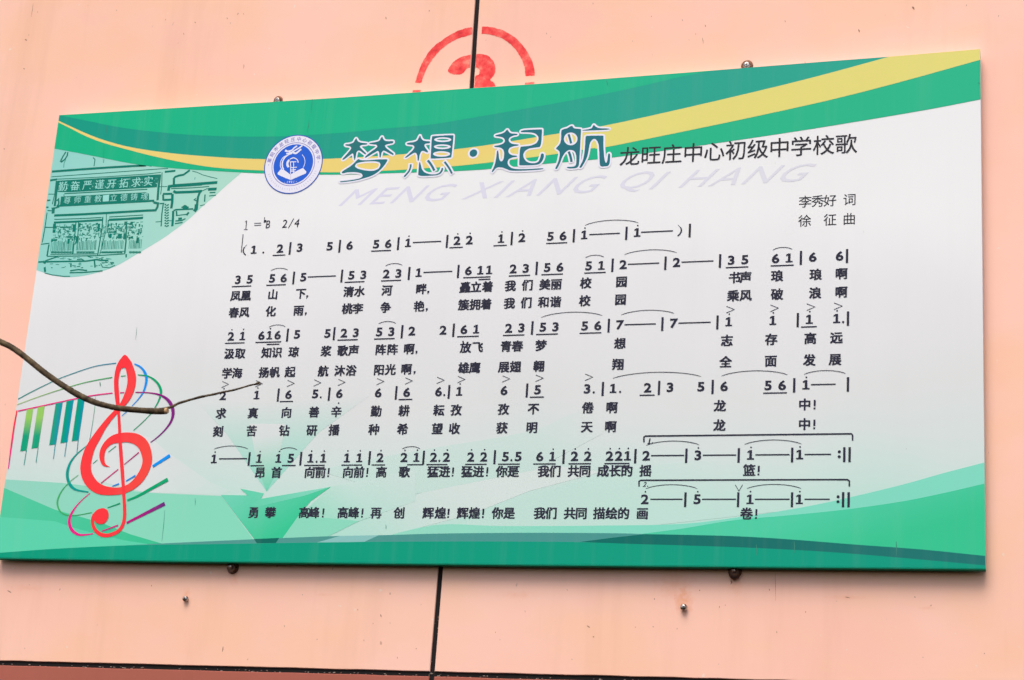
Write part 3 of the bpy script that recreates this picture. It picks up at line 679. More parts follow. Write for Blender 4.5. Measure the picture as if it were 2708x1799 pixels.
title('title_character', 'third title character 起', [
    [ps('T3', 410, 217, 435, 262, 475, 288, 585, 290, 580, 312, 500, 325, 445, 355, 425, 400, 445, 440, 500, 470, 600, 477, 600, 495, 500, 510, 440, 540, 420, 590, 440, 640, 490, 665, 575, 670, 575, 690, 500, 700, 430, 730, 405, 790, 430, 850, 480, 885, 560, 905, 800, 903, 1028, 885, 1030, 905, 900, 920, 600, 935, 450, 930, 380, 900, 330, 880, 260, 870, 210, 885, 150, 960, 132, 950, 190, 830, 215, 700, 225, 590, 245, 580, 256, 640, 262, 720, 285, 770, 320, 765, 345, 720, 352, 620, 335, 565, 290, 530, 180, 520, 180, 500, 260, 490, 340, 460, 370, 410, 340, 360, 280, 342, 200, 335, 198, 315, 300, 292, 360, 267, 385, 232)],
    [ps('T3', 640, 242, 700, 226, 1000, 212, 1010, 225, 990, 520, 900, 530, 780, 545, 710, 590, 680, 650, 690, 710, 730, 770, 800, 800, 900, 800, 950, 770, 980, 700, 990, 640, 1015, 630, 1040, 645, 1040, 700, 1010, 770, 960, 820, 880, 835, 620, 842, 610, 830, 625, 520, 680, 510, 800, 500, 900, 465, 948, 400, 945, 340, 900, 290, 820, 267, 640, 265)]])
title('title_character', 'fourth title character 航', [
    [ps('T3', 1340, 232, 1380, 212, 1450, 192, 1500, 160, 1535, 152, 1558, 200, 1678, 207, 1685, 220, 1670, 500, 1652, 800, 1640, 860, 1600, 888, 1500, 895, 1440, 885, 1440, 865, 1560, 863, 1600, 830, 1605, 680, 1580, 600, 1530, 572, 1470, 572, 1410, 612, 1360, 690, 1320, 800, 1270, 900, 1240, 905, 1240, 880, 1290, 780, 1318, 650, 1308, 590, 1248, 548, 1255, 535, 1320, 470, 1340, 380), ell('T3', 1505, 380, 118, 112)],
    [ps('T3', 1905, 132, 1945, 175, 2000, 195, 2170, 200, 2175, 215, 2100, 225, 1712, 240, 1705, 228, 1800, 215, 1870, 195, 1890, 160)],
    [ps('T3', 1762, 332, 1800, 325, 2065, 320, 2075, 335, 2072, 500, 2085, 700, 2100, 775, 2118, 800, 2134, 780, 2145, 720, 2154, 640, 2175, 630, 2190, 650, 2185, 780, 2170, 830, 2140, 855, 2010, 865, 2003, 700, 1995, 500, 1970, 420, 1930, 380, 1890, 385, 1840, 440, 1812, 600, 1790, 700, 1740, 800, 1690, 880, 1655, 885, 1660, 860, 1720, 750, 1745, 600, 1757, 450)]],
    [st('T3', 36, 1468, 300, 1490, 370, 1513, 460), st('T3', 38, 1470, 600, 1500, 680, 1520, 780)])

BLK = ink((54, 54, 60)); NAV = ink((50, 50, 66))
row = row_root('subtitle_lettering')
for (v_, x, ch) in [('A2', 1995, '龙'), ('A2', 2140, '旺'), ('A2', 2285, '庄')] + [('A3', x, c) for x, c in zip((75, 220, 370, 520, 670, 820, 975, 1130), '中心初级中学校歌')]:
    s = Sheet(); put(s, ch, at(v_, x, 1040)[0], .9835, .0520, lay(9), BLK, .008); s.build('subtitle_character', row)
row = row_root('credit_lettering')
for x, y, ch in ((848, .8455, '李'), (935, .8455, '秀'), (1020, .8455, '好'), (1155, .8455, '词'), (845, .7985, '徐'), (1020, .7985, '征'), (1152, .7985, '曲')):
    s = Sheet(); put(s, ch, at('A3', x, 1390 if y > .82 else 1530)[0], y, .0310, lay(4), BLK, .006); s.build('credit_character', row)
# grey-lilac transliteration, stretched and slanted
row = row_root('transliteration_lettering', 'faint lilac slanted capitals MENG XIANG QI HANG'); PIN = ink((224, 222, 240), (225, 225, 234), gp('A2', 100, 1400), gp('A3', 900, 1200))
e0 = at('S', 905, 524); e1 = at('S', 2150, 455)
xs = []; x = 0
adv = {'M': .95, 'E': .62, 'N': .84, 'G': .86, ' ': .42, 'X': .8, 'I': .42, 'A': .84, 'Q': .88, 'H': .82}
for ch in 'MENG XIANG QI HANG': xs.append((ch, x + adv[ch] / 2)); x += adv[ch]
for j, (ch, c) in enumerate(xs):
    if ch == ' ': continue
    t = c / x; s = Sheet(); put(s, ch, e0[0] + (e1[0] - e0[0]) * t, e0[1] + (e1[1] - e0[1]) * t, .062, lay(1) + j * .000008, PIN, 0, sx=1.55, shear=1.0, box=True); s.build('capital_letter', row)

# --- notes and lyrics
def digit(sh, ch, u, v, w, h=.0215, mt=None):
    mt = mt or NAV
    if ch == '1':
        t = h * .27; hw = h * .37
        sh.tri([(u - hw, v - h / 2), (u + hw, v - h / 2), (u + hw, v - h / 2 + h * .15), (u + t / 2 + .0002, v - h / 2 + h * .15), (u + t / 2 + .0002, v + h / 2), (u - t / 2 + .0006, v + h / 2), (u - hw * .9, v + h * .36), (u - hw * .9, v + h * .22), (u - t / 2, v + h * .27), (u - t / 2, v - h / 2 + h * .15), (u - hw, v - h / 2 + h * .15)],
               [(0, 1, 2, 10), (3, 4, 5, 9), (5, 6, 7, 8)], w, mt)
    else: put(sh, ch, u, v, h / .72, w, mt, .030, sx=1.22, box=True)
def notes(name, vv, items, label=None, BARH=.0335):
    """items: 'view' or (x, what[, ...]); digits with d = dot above, l = dot below, > = accent"""
    row = row_root(name, label); w = lay(9); view = None; YR = {}
    def see(v_):
        ox, oy, kk = VIEW[v_]; YR[v_] = (row_y(vv, v_) - oy) * kk
    for q in items:
        if isinstance(q, str): view = q; see(q); continue
        x, c = q[0], q[1]; s = Sheet(); u = u0 = at(view, x, YR[view])[0]; nm = 'note_digit'; u1 = None
        if len(q) > 2:
            v2 = q[3] if len(q) > 3 else view
            if v2 not in YR: see(v2)
            u1 = at(v2, q[2], YR[v2])[0]
        if c == 'bar': nm = 'bar_line'; s.rect(u - .0026, vv - BARH / 2 - .0010, u + .0026, vv + BARH / 2 - .0010, w + ST, NAV)
        elif c == 'dash': nm = 'hold_dash'; s.rect(u0, vv - .0014, u1, vv + .0014, w + ST, NAV)
        elif c == 'ul': nm = 'beam_line'; s.rect(u0, vv - .0192, u1, vv - .0164, w + ST, NAV)
        elif c == 'ul2': nm = 'beam_line'; s.rect(u0, vv - .0252, u1, vv - .0224, w + ST, NAV)
        elif c == 'slur':
            nm = 'slur'; hh = min(.0125, .0035 + .05 * (u1 - u0)); y0 = vv + .0205 + (.0035 if u1 - u0 > .08 else 0)
            s.ribbon([(u0 + (u1 - u0) * i / 16, y0 + hh * (1 - (2 * i / 16 - 1) ** 2) ** .8) for i in range(17)], [.0008] + [.0014] * 15 + [.0008], w + ST * 2, NAV)
        elif c == '.': nm = 'note_dot'; s.disc((u, vv - .0088), .0026, w + ST, NAV)
        elif c == ':': nm = 'repeat_dots'; s.disc((u, vv + .0055), .0034, w, NAV); s.disc((u, vv - .0055), .0034, w, NAV)
        elif c in '()':
            nm = 'bracket'; sg = 1 if c == '(' else -1
            s.ribbon(smooth([(u + sg * .0045, vv + .014), (u - sg * .002, vv + .007), (u - sg * .004, vv), (u - sg * .002, vv - .007), (u + sg * .0045, vv - .014)]), [.001, .003, .0034, .003, .001], w, NAV)
        else:
            digit(s, c[0], u, vv, w)
            if 'd' in c: s.disc((u + .0006, vv + (.0172 if '>' not in c else .0180)), .0019, w, NAV)
            if 'l' in c: s.disc((u, vv - (.0300 if '_' in c else .0240)), .0019, w, NAV)
            if '>' in c:
                yy = vv + (.0275 if 'd' in c else .0265) + .0015; uu = u + .003; a_s = Sheet()
                a_s.ribbon([(uu - .0095, yy + .0080), (uu + .0090, yy), (uu - .0095, yy - .0080)], .0015, w + ST * 3, NAV); a_s.build('accent_mark', row)
        s.build(nm, row)
def row_y(v, view):      # photo row at which the board height v shows in the middle of a view
    ox, oy, kk = VIEW[view]; xm = ox + 1180 / kk; lo, hi = 0, PH
    for _ in range(40):
        m_ = (lo + hi) / 2
        if px(xm, m_)[1] > v: lo = m_
        else: hi = m_
    return lo
# the columns lean with the view, so each item is looked up on its own row
def lyrics(vv, items, size=.0285):
    row = row_root('lyric_row'); view = None; yy = 0
    for q in items:
        if isinstance(q, str): view = q; ox, oy, kk = VIEW[q]; yy = (row_y(vv, q) - oy) * kk; continue
        u = at(view, q[0], yy)[0]; ch = q[1]; s = Sheet(); nm = 'lyric_character'
        if ch == '！':
            nm = 'exclamation_mark'; s.rect(u - .0022, vv - .0040, u + .0022, vv + .0105, lay(9), NAV); s.rect(u - .0024, vv - .0110, u + .0018, vv - .0070, lay(9), NAV)
        elif ch == '，': nm = 'comma'; s.tri([(u - .002, vv - .005), (u + .0032, vv - .005), (u + .0030, vv - .009), (u - .0006, vv - .0135), (u - .0016, vv - .0125), (u + .0002, vv - .009), (u - .002, vv - .009)], [(0, 1, 2, 5, 6), (2, 3, 4, 5)], lay(9), NAV)
        else: put(s, ch, u, vv, size, lay(9), NAV, .062)
        s.build(nm, row)
D = 'dash'; U = 'ul'; U2 = 'ul2'; S = 'slur'; B = 'bar'
# key signature
kr = row_root('key_signature', 'key signature 1=bB and metre 2/4'); w = lay(9)
def key(x, y, ch, sz, sx=.8):
    u, v = at('R1', x, y); s = Sheet(); put(s, ch, u, v, sz, w, NAV, .0, sx=sx, shear=.08, box=True); s.build('key_character', kr)
s = Sheet(); u, v = at('R1', 437, 140); s.rect(u - .0010, v - .012, u + .0010, v + .012, w, NAV); s.rect(u - .005, v - .0125, u + .005, v - .0110, w + ST, NAV); s.ribbon([(u - .0045, v + .0085), (u, v + .012)], .0014, w + ST * 2, NAV); s.build('key_character', kr)
s = Sheet()
for dy in (-8, 14): a, b = at('R1', 520, 130 + dy), at('R1', 592, 127 + dy); s.rect(a[0], a[1] - .0008, b[0], a[1] + .0008, w, NAV)
s.build('equals_sign', kr)
key(665, 132, 'B', .030); key(838, 125, '2', .031, .95); key(962, 118, '4', .031, .95)
s = Sheet(); a, b = at('R1', 872, 172), at('R1', 930, 72); s.ribbon([a, b], .0018, w, NAV); s.build('slash', kr)
s = Sheet(); u, v = at('R1', 632, 92); s.rect(u - .003, v - .006, u - .0014, v + .009, w, NAV); s.disc((u + .0008, v - .002), .0036, w + ST, NAV); s.build('flat_sign', kr)
s = Sheet(); s.ribbon(ps('R1', 405, 235, 385, 425), .0020, w, NAV); s.build('thin_stroke', kr)
notes('note_row', .7890, ['R1', (425, '('), (520, '1'), (620, '.'), (790, '2'), (893, B), (992, '3'), (1302, '5'), (1405, B), (1508, '6'), (1782, '5'), (1907, '6'), (2010, B), (2112, '1d'), (720, U, 850), (1735, U, 1940), (2160, D, 265, 'R2'),
    'R2', (327, B), (430, '2d'), (557, '2d'), (885, '1d'), (995, B), (1100, '2d'), (1395, '5'), (1525, '6'), (1637, B), (1745, '1d'), (1795, D, 2112), (2180, B), (2292, '1d'), (357, U, 495), (810, U, 948), (1355, U, 1572), (1745, S, 2300), 'R3', (62, D, 392), (462, ')'), (567, B)], label='first row of number notes')
notes('note_row', .7102, ['R1', (355, '3'), (477, '5'), (300, U, 500), (708, '5'), (828, '6'), (655, U, 855), (685, S, 860), (930, B), (1030, '5'), (1075, D, 1365), (1427, B), (1527, '5'), (1650, '3'), (1462, U, 1668), (1887, '2'), (2012, '3'), (1838, U, 2045), (1870, S, 2045), (2122, B), (2222, '1'), (2270, D, 380, 'R2'),
    'R2', (442, B), (547, '6l_'), (672, '1'), (762, '1'), (498, U, 780), (658, U2, 780), (1010, '2'), (1140, '3'), (968, U, 1190), (1252, B), (1362, '5'), (1493, '6'), (1305, U, 1528), (1790, '5'), (1922, '1'), (1748, U, 1970), (1750, S, 1942), (2037, B), (2147, '2'), (2195, D, 250, 'R3'), (2150, S, 427, 'R3'),
    'R3', (315, B), (430, '2'), (480, D, 812), (880, B), (995, '3'), (1137, '5'), (940, U, 1175), (1455, '6'), (1595, '1'), (1405, U, 1645), (1423, S, 1625), (1717, B), (1840, '6'), (2118, '6'), (2195, B)])
lyrics(.6672, ['R1', (330, '凤'), (437, '凰'), (715, '山'), (1003, '下'), (1070, '，'), (1498, '清'), (1610, '水'), (1893, '河'), (2247, '畔'), (2320, '，'), 'R2', (512, '矗'), (625, '立'), (745, '着'), (980, '我'), (1157, '们'), (1337, '美'), (1455, '丽'), (1760, '校'), (2130, '园'), 'R3', (1030, '书'), (1145, '声'), (1470, '琅'), (1870, '琅'), (2137, '啊')])
lyrics(.6232, ['R1', (312, '春'), (420, '风'), (693, '化'), (980, '雨'), (1055, '，'), (1483, '桃'), (1592, '李'), (1880, '争'), (2225, '艳'), (2305, '，'), 'R2', (497, '簇'), (615, '拥'), (730, '着'), (970, '我'), (1145, '们'), (1325, '和'), (1447, '谐'), (1750, '校'), (2120, '园'), 'R3', (1015, '乘'), (1145, '风'), (1470, '破'), (1865, '浪'), (2135, '啊')])
notes('note_row', .5614, ['R1', (282, '2d'), (402, '1d'), (228, U, 430), (598, '6'), (680, '1d'), (765, '6'), (543, U, 808), (660, U2, 792), (665, S, 835), (866, B), (965, '5'), (1280, '5'), (1348, B), (1450, '2'), (1572, '3'), (1388, U, 1600), (1815, '5'), (1940, '3'), (1768, U, 1980), (1798, S, 1978), (2050, B), (2152, '2'),
    'R2', (285, '2'), (393, B), (500, '6l_'), (628, '1'), (435, U, 658), (963, '2'), (1095, '3'), (908, U, 1130), (1207, B), (1317, '5'), (1447, '3'), (1250, U, 1477), (1290, S, 1927), (1750, '5'), (1885, '6'), (1700, U, 1925), (1998, B), (2115, '7'), (2160, D, 215, 'R3'), (2120, S, 400, 'R3'),
    'R3', (283, B), (402, '7'), (448, D, 783), (853, B), (970, '1d>'), (1427, '1d>'), (1685, B), (1805, '1d>'), (1720, U, 1883), (2088, '1d>'), (2155, '.'), (2205, B)])
lyrics(.5160, ['R1', (265, '汲'), (377, '取'), (650, '知'), (757, '识'), (930, '琼'), (1265, '浆'), (1435, '歌'), (1550, '声'), (1828, '阵'), (1950, '阵'), (2122, '啊'), (2200, '，'), 'R2', (517, '放'), (640, '飞'), (935, '青'), (1053, '春'), (1297, '梦'), (2115, '想'), 'R3', (950, '志'), (1410, '存'), (1815, '高'), (2085, '远')])
lyrics(.4653, ['R4', (240, '学'), (345, '海'), (622, '扬'), (733, '帆'), (893, '起'), (1235, '航'), (1405, '沐'), (1523, '浴'), (1812, '阳'), (1930, '光'), (2095, '啊'), (2180, '，'), 'R5', (497, '雄'), (612, '鹰'), (912, '展'), (1033, '翅'), (1275, '翱'), (2095, '翔'), 'R6', (937, '全'), (1405, '面'), (1805, '发'), (2072, '展')])
notes('note_row', .4083, ['R4', (198, '2d>'), (548, '1d>'), (770, B), (877, '6>'), (792, U, 930), (1153, '5>'), (1213, '.'), (1297, B), (1403, '6>l'), (1805, '6>'), (1990, B), (2100, '6>'), (2020, U, 2163),
    'R5', (237, '6>'), (298, '.'), (345, B), (452, '1d>'), (915, '6>'), (1152, B), (1262, '5>'), (1185, U, 1332), (1775, '3>'), (1845, '.'), (1937, B), (2045, '1'), (2118, '.'), (2035, S, 680, 'R6'),
    'R6', (130, '2'), (50, U, 205), (248, B), (362, '3'), (682, '5'), (803, B), (922, '6'), (890, S, 1577), (1378, '5'), (1523, '6'), (1328, U, 1575), (1648, B), (1770, '1d'), (1820, D, 2078), (1748, S, 2178), (2205, B)])
lyrics(.3623, ['R4', (177, '求'), (508, '真'), (855, '向'), (1140, '善'), (1370, '辛'), (1783, '勤'), (2072, '耕'), 'R5', (240, '耘'), (418, '孜'), (908, '孜'), (1218, '不'), (1782, '倦'), (2030, '啊'), 'R6', (878, '龙'), (1757, '中'), (1860, '！')])
lyrics(.3171, ['R4', (147, '刻'), (493, '苦'), (832, '钻'), (1117, '研'), (1347, '播'), (1760, '种'), (2057, '希'), 'R5', (223, '望'), (400, '收'), (893, '获'), (1202, '明'), (1772, '天'), (2018, '啊'), 'R6', (873, '龙'), (1755, '中'), (1857, '！')])
notes('note_row', .2485, ['R4', (105, '1d'), (155, D, 447), (90, S, 445), (468, B), (572, '1d'), (490, U, 630), (772, '1d'), (900, '5'), (815, U, 957), (778, S, 955), (1003, B), (1105, '1d'), (1170, '.'), (1237, '1d'), (1045, U, 1258), (1135, U2, 1258), (1482, '1d'), (1610, '1d'), (1430, U, 1645), (1715, B), (1825, '2d'), (1742, U, 1882), (2073, '2d'), (2202, '1d'), (2110, U, 2275), (2045, S, 2232), (2275, B),
    'R5', (185, '2d'), (247, '.'), (318, '2d'), (115, U, 335), (213, U2, 335), (570, '2d'), (705, '2d'), (517, U, 740), (818, B), (930, '5'), (993, '.'), (1062, '5'), (857, U, 1083), (955, U2, 1083), (1285, '6'), (1417, '1d'), (1222, U, 1453), (1532, B), (1645, '2d'), (1782, '2d'), (1585, U, 1818), (2007, '2d'), (2103, '2d'), (2195, '1d'), (1957, U, 2218), (2067, U2, 2218), (2275, B),
    'R6', (115, '2'), (165, D, 507), (530, B), (650, '3d'), (700, D, 1047), (110, S, 660), (1073, B), (1195, '1d'), (1245, D, 1600), (1627, B), (1705, '1d'), (1755, D, 2030), (1130, S, 1720), (2115, ':'), (2167, B), (2222, B)])
lyrics(.2130, ['R4', (580, '昂'), (750, '首'), (1095, '向'), (1207, '前'), (1290, '！'), (1492, '向'), (1605, '前'), (1692, '！'), (1837, '高'), (2075, '歌'), 'R5', (177, '猛'), (298, '进'), (385, '！'), (530, '猛'), (648, '进'), (740, '！'), (890, '你'), (1010, '是'), (1322, '我'), (1443, '们'), (1633, '共'), (1752, '同'), (1940, '成'), (2063, '长'), (2187, '的'), 'R6', (107, '摇'), (1183, '篮'), (1280, '！')])
notes('note_row', .1478, ['A5', (2097, '2d'), (2135, D, 0, 'A6'), (2100, S, 100, 'A6'), 'A6', (20, B), (102, '5d'), (135, D, 370), (385, B), (467, '1d'), (500, D, 740), (443, S, 818), (757, B), (808, '1d'), (843, D, 1018), (1075, ':'), (1110, B), (1148, B)], label='second ending notes')
lyrics(.1150, ['A4', (1755, '勇'), (1870, '攀'), (2103, '高'), (2172, '峰'), (2235, '！'), 'A5', (10, '高'), (85, '峰'), (145, '！'), (240, '再'), (400, '创'), (600, '辉'), (685, '煌'), (740, '！'), (838, '辉'), (920, '煌'), (980, '！'), (1080, '你'), (1160, '是'), (1370, '我'), (1450, '们'), (1578, '共'), (1658, '同'), (1782, '描'), (1867, '绘'), (1950, '的'), (2080, '画'), 'A6', (442, '卷'), (510, '！')])
s = Sheet()
s.ribbon(ps('R6', 90, 1058, 90, 1005, 105, 994, 1200, 982, 2240, 970, 2253, 985, 2253, 1042), .0034, lay(9), NAV)
s.ribbon(ps('A5', 2057, 230, 2057, 195, 2068, 187, 'A6', 500, 184, 1140, 182, 1153, 192, 1153, 230), .0034, lay(9), NAV)
for v_, x, y, t in (('R6', 148, 1045, '1'), ('A5', 2098, 215, '2')):
    u, v = at(v_, x, y); put(s, t, u, v, .0155, lay(9), NAV, .01, shear=.3, box=True) if t == '2' else (s.ribbon([(u - .001, v - .006), (u + .001, v + .006)], .0030, lay(9), NAV), s.ribbon([(u - .0045, v - .006), (u + .0025, v - .006)], .0020, lay(9) + ST, NAV))
    s.disc((u + .0065, v - .0042), .0013, lay(9), NAV)
s.ribbon(ps('A6', 365, 218, 390, 262, 415, 218), .0014, lay(9) + ST * 4, NAV)
s.build('ending_bracket', board, 'brackets of the first and second endings')

# --- treble clef, staves and keys
CREV = []
def rib(name, k, mt, v, data, label=None, sm_=True, parent=board):
    """data: x, y, width(px) ..."""
    q = Sheet(); p = [(*at(v, data[i], data[i + 1]), data[i + 2]) for i in range(0, len(data), 3)]
    p = smooth(p, False, 6) if sm_ and len(p) > 2 else p
    q.ribbon([(a[0], a[1]) for a in p], [max(.0004, a[2] * PX) for a in p], lay(k), mt)
    return q.build(name, parent, label)
RED = ink((255, 58, 66)); REDo = ink((255, 62, 66), (250, 80, 70), gp('Z', 900, 400), gp('Z', 1500, 500))
clef = empty('treble_clef', (0, 0, 0)); clef.parent = board; clef['label'] = 'large red treble clef printed over coloured lines'
rib('clef_stroke', 17, REDo, 'S', [290.7, 1234.6, .8, 282, 1232.5, 4, 273.5, 1225, 10, 270, 1206, 14, 274, 1188, 15.5, 285, 1172.5, 18, 300, 1162.5, 22, 318, 1158.5, 25, 340, 1157.0, 25, 363, 1163.0, 27, 381, 1180, 28, 390, 1212, 26.5, 385, 1239, 25, 369.6, 1266, 24, 350, 1285, 20.5, 328, 1296, 18.5, 308, 1299.5, 18.5, 287, 1299, 21, 265, 1294.5, 24.5, 246, 1282, 27.5, 232.5, 1262, 29, 227, 1238.6, 29.5, 231, 1210, 29, 241, 1182, 26, 259, 1152, 22, 274, 1129, 17, 291, 1107, 14.5, 308.5, 1088, 13, 323, 1072, 15, 336, 1052, 21, 345.5, 1028, 23.5, 349, 1003, 24, 345, 980, 22, 338, 962, 18, 331.5, 949, 9], 'bowl and neck of the clef', parent=clef)
rib('clef_stroke', 18, RED, 'S', [331.8, 940, 1.5, 327, 948, 10, 320, 961, 16, 312, 981, 14.5, 308, 1008, 12.5, 309.5, 1043, 12.5, 312.5, 1073, 9.5, 315, 1104, 7.5, 317.5, 1155, 8.5, 320, 1196, 9.5, 324, 1249, 9.5, 327.5, 1303, 8.5, 330, 1347, 9, 329, 1374, 9, 322, 1395, 9.5, 308.6, 1408, 9.5, 287, 1416, 9.5, 269, 1414.5, 9.5, 255, 1405, 9, 247, 1391, 8.5, 245, 1374, 8, 250, 1360, 9], 'stem and hook of the clef', parent=clef)
q = Sheet(); q.fill([smooth(ps('Z', 668, 1212, 700, 1250, 760, 1268, 820, 1255, 868, 1200, 885, 1140, 870, 1070, 820, 1035, 760, 1038, 700, 1068, 655, 1120, 628, 1190), True)], lay(19), RED); q.build('clef_ball', clef)
s = Sheet(); s.fill([smooth(ps('R7', 1297, 152, 1350, 205, 1375, 260, 1330, 300, 1285, 285, 1245, 300, 1225, 260, 1250, 200), True)], lay(19), RED); s.build('clef_tip', clef)
GT, GR = (5, 148, 140), (6, 165, 122)
Z = lambda *a: list(a)
SL = [
 (ink((10, 150, 138), (20, 140, 170), gp('R7', 300, 500), gp('R7', 1200, 240)), 'R7', [188, 612, 2.4, 300, 550, 2.2, 450, 475, 2, 600, 405, 2, 800, 330, 2, 1000, 268, 2, 1205, 238, 2.4]),
 (ink((15, 148, 240)), 'R7', [1395, 246, 3.5, 1460, 280, 5, 1510, 350, 7, 1518, 430, 7, 1490, 530, 5, 1440, 605, 3, 1370, 682, 2]),
 (ink((15, 148, 230)), 'R7', [1318, 738, 2, 1265, 785, 1.8]),
 (ink((170, 205, 110), (60, 175, 100), gp('R7', 200, 650), gp('R7', 1000, 400)), 'R7', [178, 668, 1.6, 400, 587, 1.8, 640, 508, 2, 900, 435, 2.2, 1165, 385, 2.4]),
 (ink((50, 170, 100)), 'R7', [1255, 375, 2, 1305, 368, 2]),
 (ink((8, 165, 110)), 'R7', [1430, 360, 2.6, 1540, 375, 3.6, 1630, 440, 6, 1670, 530, 7, 1650, 620, 4.5, 1605, 702, 2.6]),
 (ink((12, 160, 110)), 'R7', [1570, 760, 2, 1480, 850, 2, 1385, 936, 2]),
 (ink((60, 160, 120)), 'R7', [1205, 1098, 2, 1125, 1160, 2]), (ink((60, 160, 120)), 'R7', [1012, 1240, 1.8, 965, 1280, 1.8]),
 (ink((240, 34, 130)), 'R7', [188, 735, 3, 400, 690, 3, 820, 600, 3, 1000, 568, 3, 1168, 548, 2.8]), (ink((215, 30, 125)), 'R7', [1245, 545, 2.6, 1290, 543, 2.6]),
 (ink((180, 26, 120), (134, 30, 130), gp('R7', 1420, 540), gp('R7', 1700, 620)), 'R7', [1405, 540, 2.6, 1550, 546, 3, 1670, 572, 5, 1755, 635, 8.5, 1795, 730, 9, 1780, 830, 6.5, 1720, 920, 4, 1640, 1000, 3, 1562, 1060, 2.2]),
 (ink((255, 44, 70), (240, 40, 150), gp('R7', 170, 800), gp('R7', 90, 1300)), 'R7', [178, 728, 3.5, 150, 880, 4.5, 120, 1090, 4.5, 88, 1332, 2.5]),
 (ink((130, 190, 160), (20, 150, 150), gp('R7', 980, 700), gp('R7', 900, 1080)), 'R7', [992, 590, 1.4, 985, 690, 1.4, 955, 900, 1.6, 928, 1050, 1.8]),
 (ink((4, 158, 146)), 'Z', [600, 60, 1.8, 540, 122, 2, 410, 232, 3.5, 320, 350, 6, 276, 480, 8, 276, 590, 8, 320, 695, 7.5, 410, 762, 5, 585, 793, 3]),
 (ink((70, 180, 105)), 'Z', [435, 540, 1.4, 310, 640, 1.8, 190, 775, 3, 132, 900, 4.5, 128, 990, 4.5, 172, 1085, 3.5, 270, 1135, 2.6, 420, 1135, 2, 635, 1095, 1.8]),
 (ink((240, 34, 140)), 'Z', [608, 808, 2, 500, 900, 2.6, 395, 1015, 4, 315, 1150, 7, 302, 1260, 8, 345, 1362, 8, 440, 1425, 6, 550, 1425, 4, 655, 1408, 2.6]),
 (ink((196, 26, 130), (110, 44, 128), gp('Z', 1150, 1240), gp('Z', 1700, 970)), 'Z', [1148, 1252, 6, 1715, 965, 10]), (ink((214, 30, 134)), 'Z', [782, 1374, 3, 1024, 1284, 4]),
 (ink((8, 168, 112)), 'Z', [1160, 916, 5, 1300, 860, 6, 1460, 772, 7.5, 1760, 605, 9.5]), (ink((12, 160, 112)), 'Z', [868, 1026, 2, 1055, 960, 3.6]),
 (ink((10, 150, 245)), 'Z', [1536, 414, 7, 1792, 250, 8.5]), (ink((14, 140, 230)), 'Z', [1140, 632, 3, 1282, 548, 4.5]), (ink((14, 140, 230)), 'Z', [935, 708, 2, 1037, 670, 4]),
 (ink((196, 30, 120)), 'Z', [1113, 386, 2, 1332, 205, 3]), (ink((214, 30, 120)), 'Z', [768, 664, 2.6, 1027, 454, 2.6]),
]
for i, (mt, v_, d) in enumerate(SL): rib('stave_line', 12 + i * .12, mt, v_, d)
for i, (a, stem) in enumerate((((280, 718, 346, 706, 278, 1142, 212, 1152), (276, 1140, 250, 1295)), ((394, 692, 464, 678, 398, 1113, 328, 1124), (397, 1115, 375, 1268)), ((580, 655, 652, 640, 581, 1080, 512, 1088), (575, 1080, 555, 1232)),
                               ((692, 632, 766, 615, 700, 1056, 628, 1068), (692, 1058, 672, 1207)), ((808, 605, 882, 592, 816, 1038, 745, 1048), (812, 1040, 797, 1185)))):
    q = Sheet()
    mt = ink((152, 208, 98), (2, 166, 124), gp('R7', 330, 800), gp('R7', 300, 990)) if i < 2 else ink((3, 160, 130), (0, 150, 176), (gp('R7', a[0] - 12, 850)), (gp('R7', a[0] + 38, 850)))
    q.fill([ps('R7', *a)], lay(11), mt); q.ribbon(ps('R7', *stem), .0020, lay(11.5), ink((40, 160, 150)) if i < 2 else ink((10, 150, 165)))
    q.build('piano_key', board, 'lime to green key' if i < 2 else 'green to blue key')

# scratches and ticks on the paint and on the print
def scuffs(parent, w, mt, lst):
    q = Sheet()
    for (x0, y0, x1, y1, wd) in lst: q.ribbon([px(x0, y0, w), px((x0 + x1) / 2 + .6, (y0 + y1) / 2, w), px(x1, y1, w)], [wd * .4 * PX, wd * PX, wd * .3 * PX], w + .0003, mt)
    q.build('scuff_marks', parent)['kind'] = 'stuff'
rs = random.Random(12)
MSC, n_, b_ = base_mat('scuff', .8, .1); b_.inputs['Base Color'].default_value = (.42, .22, .15, 1)
MSC2, n_, b_ = base_mat('board_scuff', .8, .1); b_.inputs['Base Color'].default_value = (.05, .24, .18, 1)
wl = [(88, 10, 82, 46, 1.6), (66, 104, 71, 108, 4), (62, 181, 65, 184, 3), (630, 34, 628, 40, 2.5), (645, 170, 644, 182, 1.8), (1020, 45, 1021, 52, 2.5), (515, 58, 517, 62, 2.5), (2270, 78, 2273, 86, 3.5), (2412, 18, 2418, 26, 4), (1857, 100, 1860, 116, 1.6),
      (590, 1710, 588, 1724, 3), (1006, 1625, 1008, 1632, 3), (1552, 1655, 1560, 1660, 3), (1568, 1683, 1571, 1686, 3), (20, 1562, 30, 1568, 3), (1932, 1536, 1936, 1542, 3.5), (1935, 1540, 1932, 1546, 2), (2050, 1515, 2051, 1590, 1), (2235, 1579, 2248, 1582, 2), (10, 393, 12, 396, 3)]
wl += [(x, y, x + rs.uniform(-2, 2), y + rs.uniform(2, 6), rs.uniform(1, 2.4)) for x, y in [(rs.uniform(0, 2700), rs.choice((rs.uniform(0, 110), rs.uniform(1540, 1760)))) for _ in range(60)]]
scuffs(wall, WALL, MSC, wl)
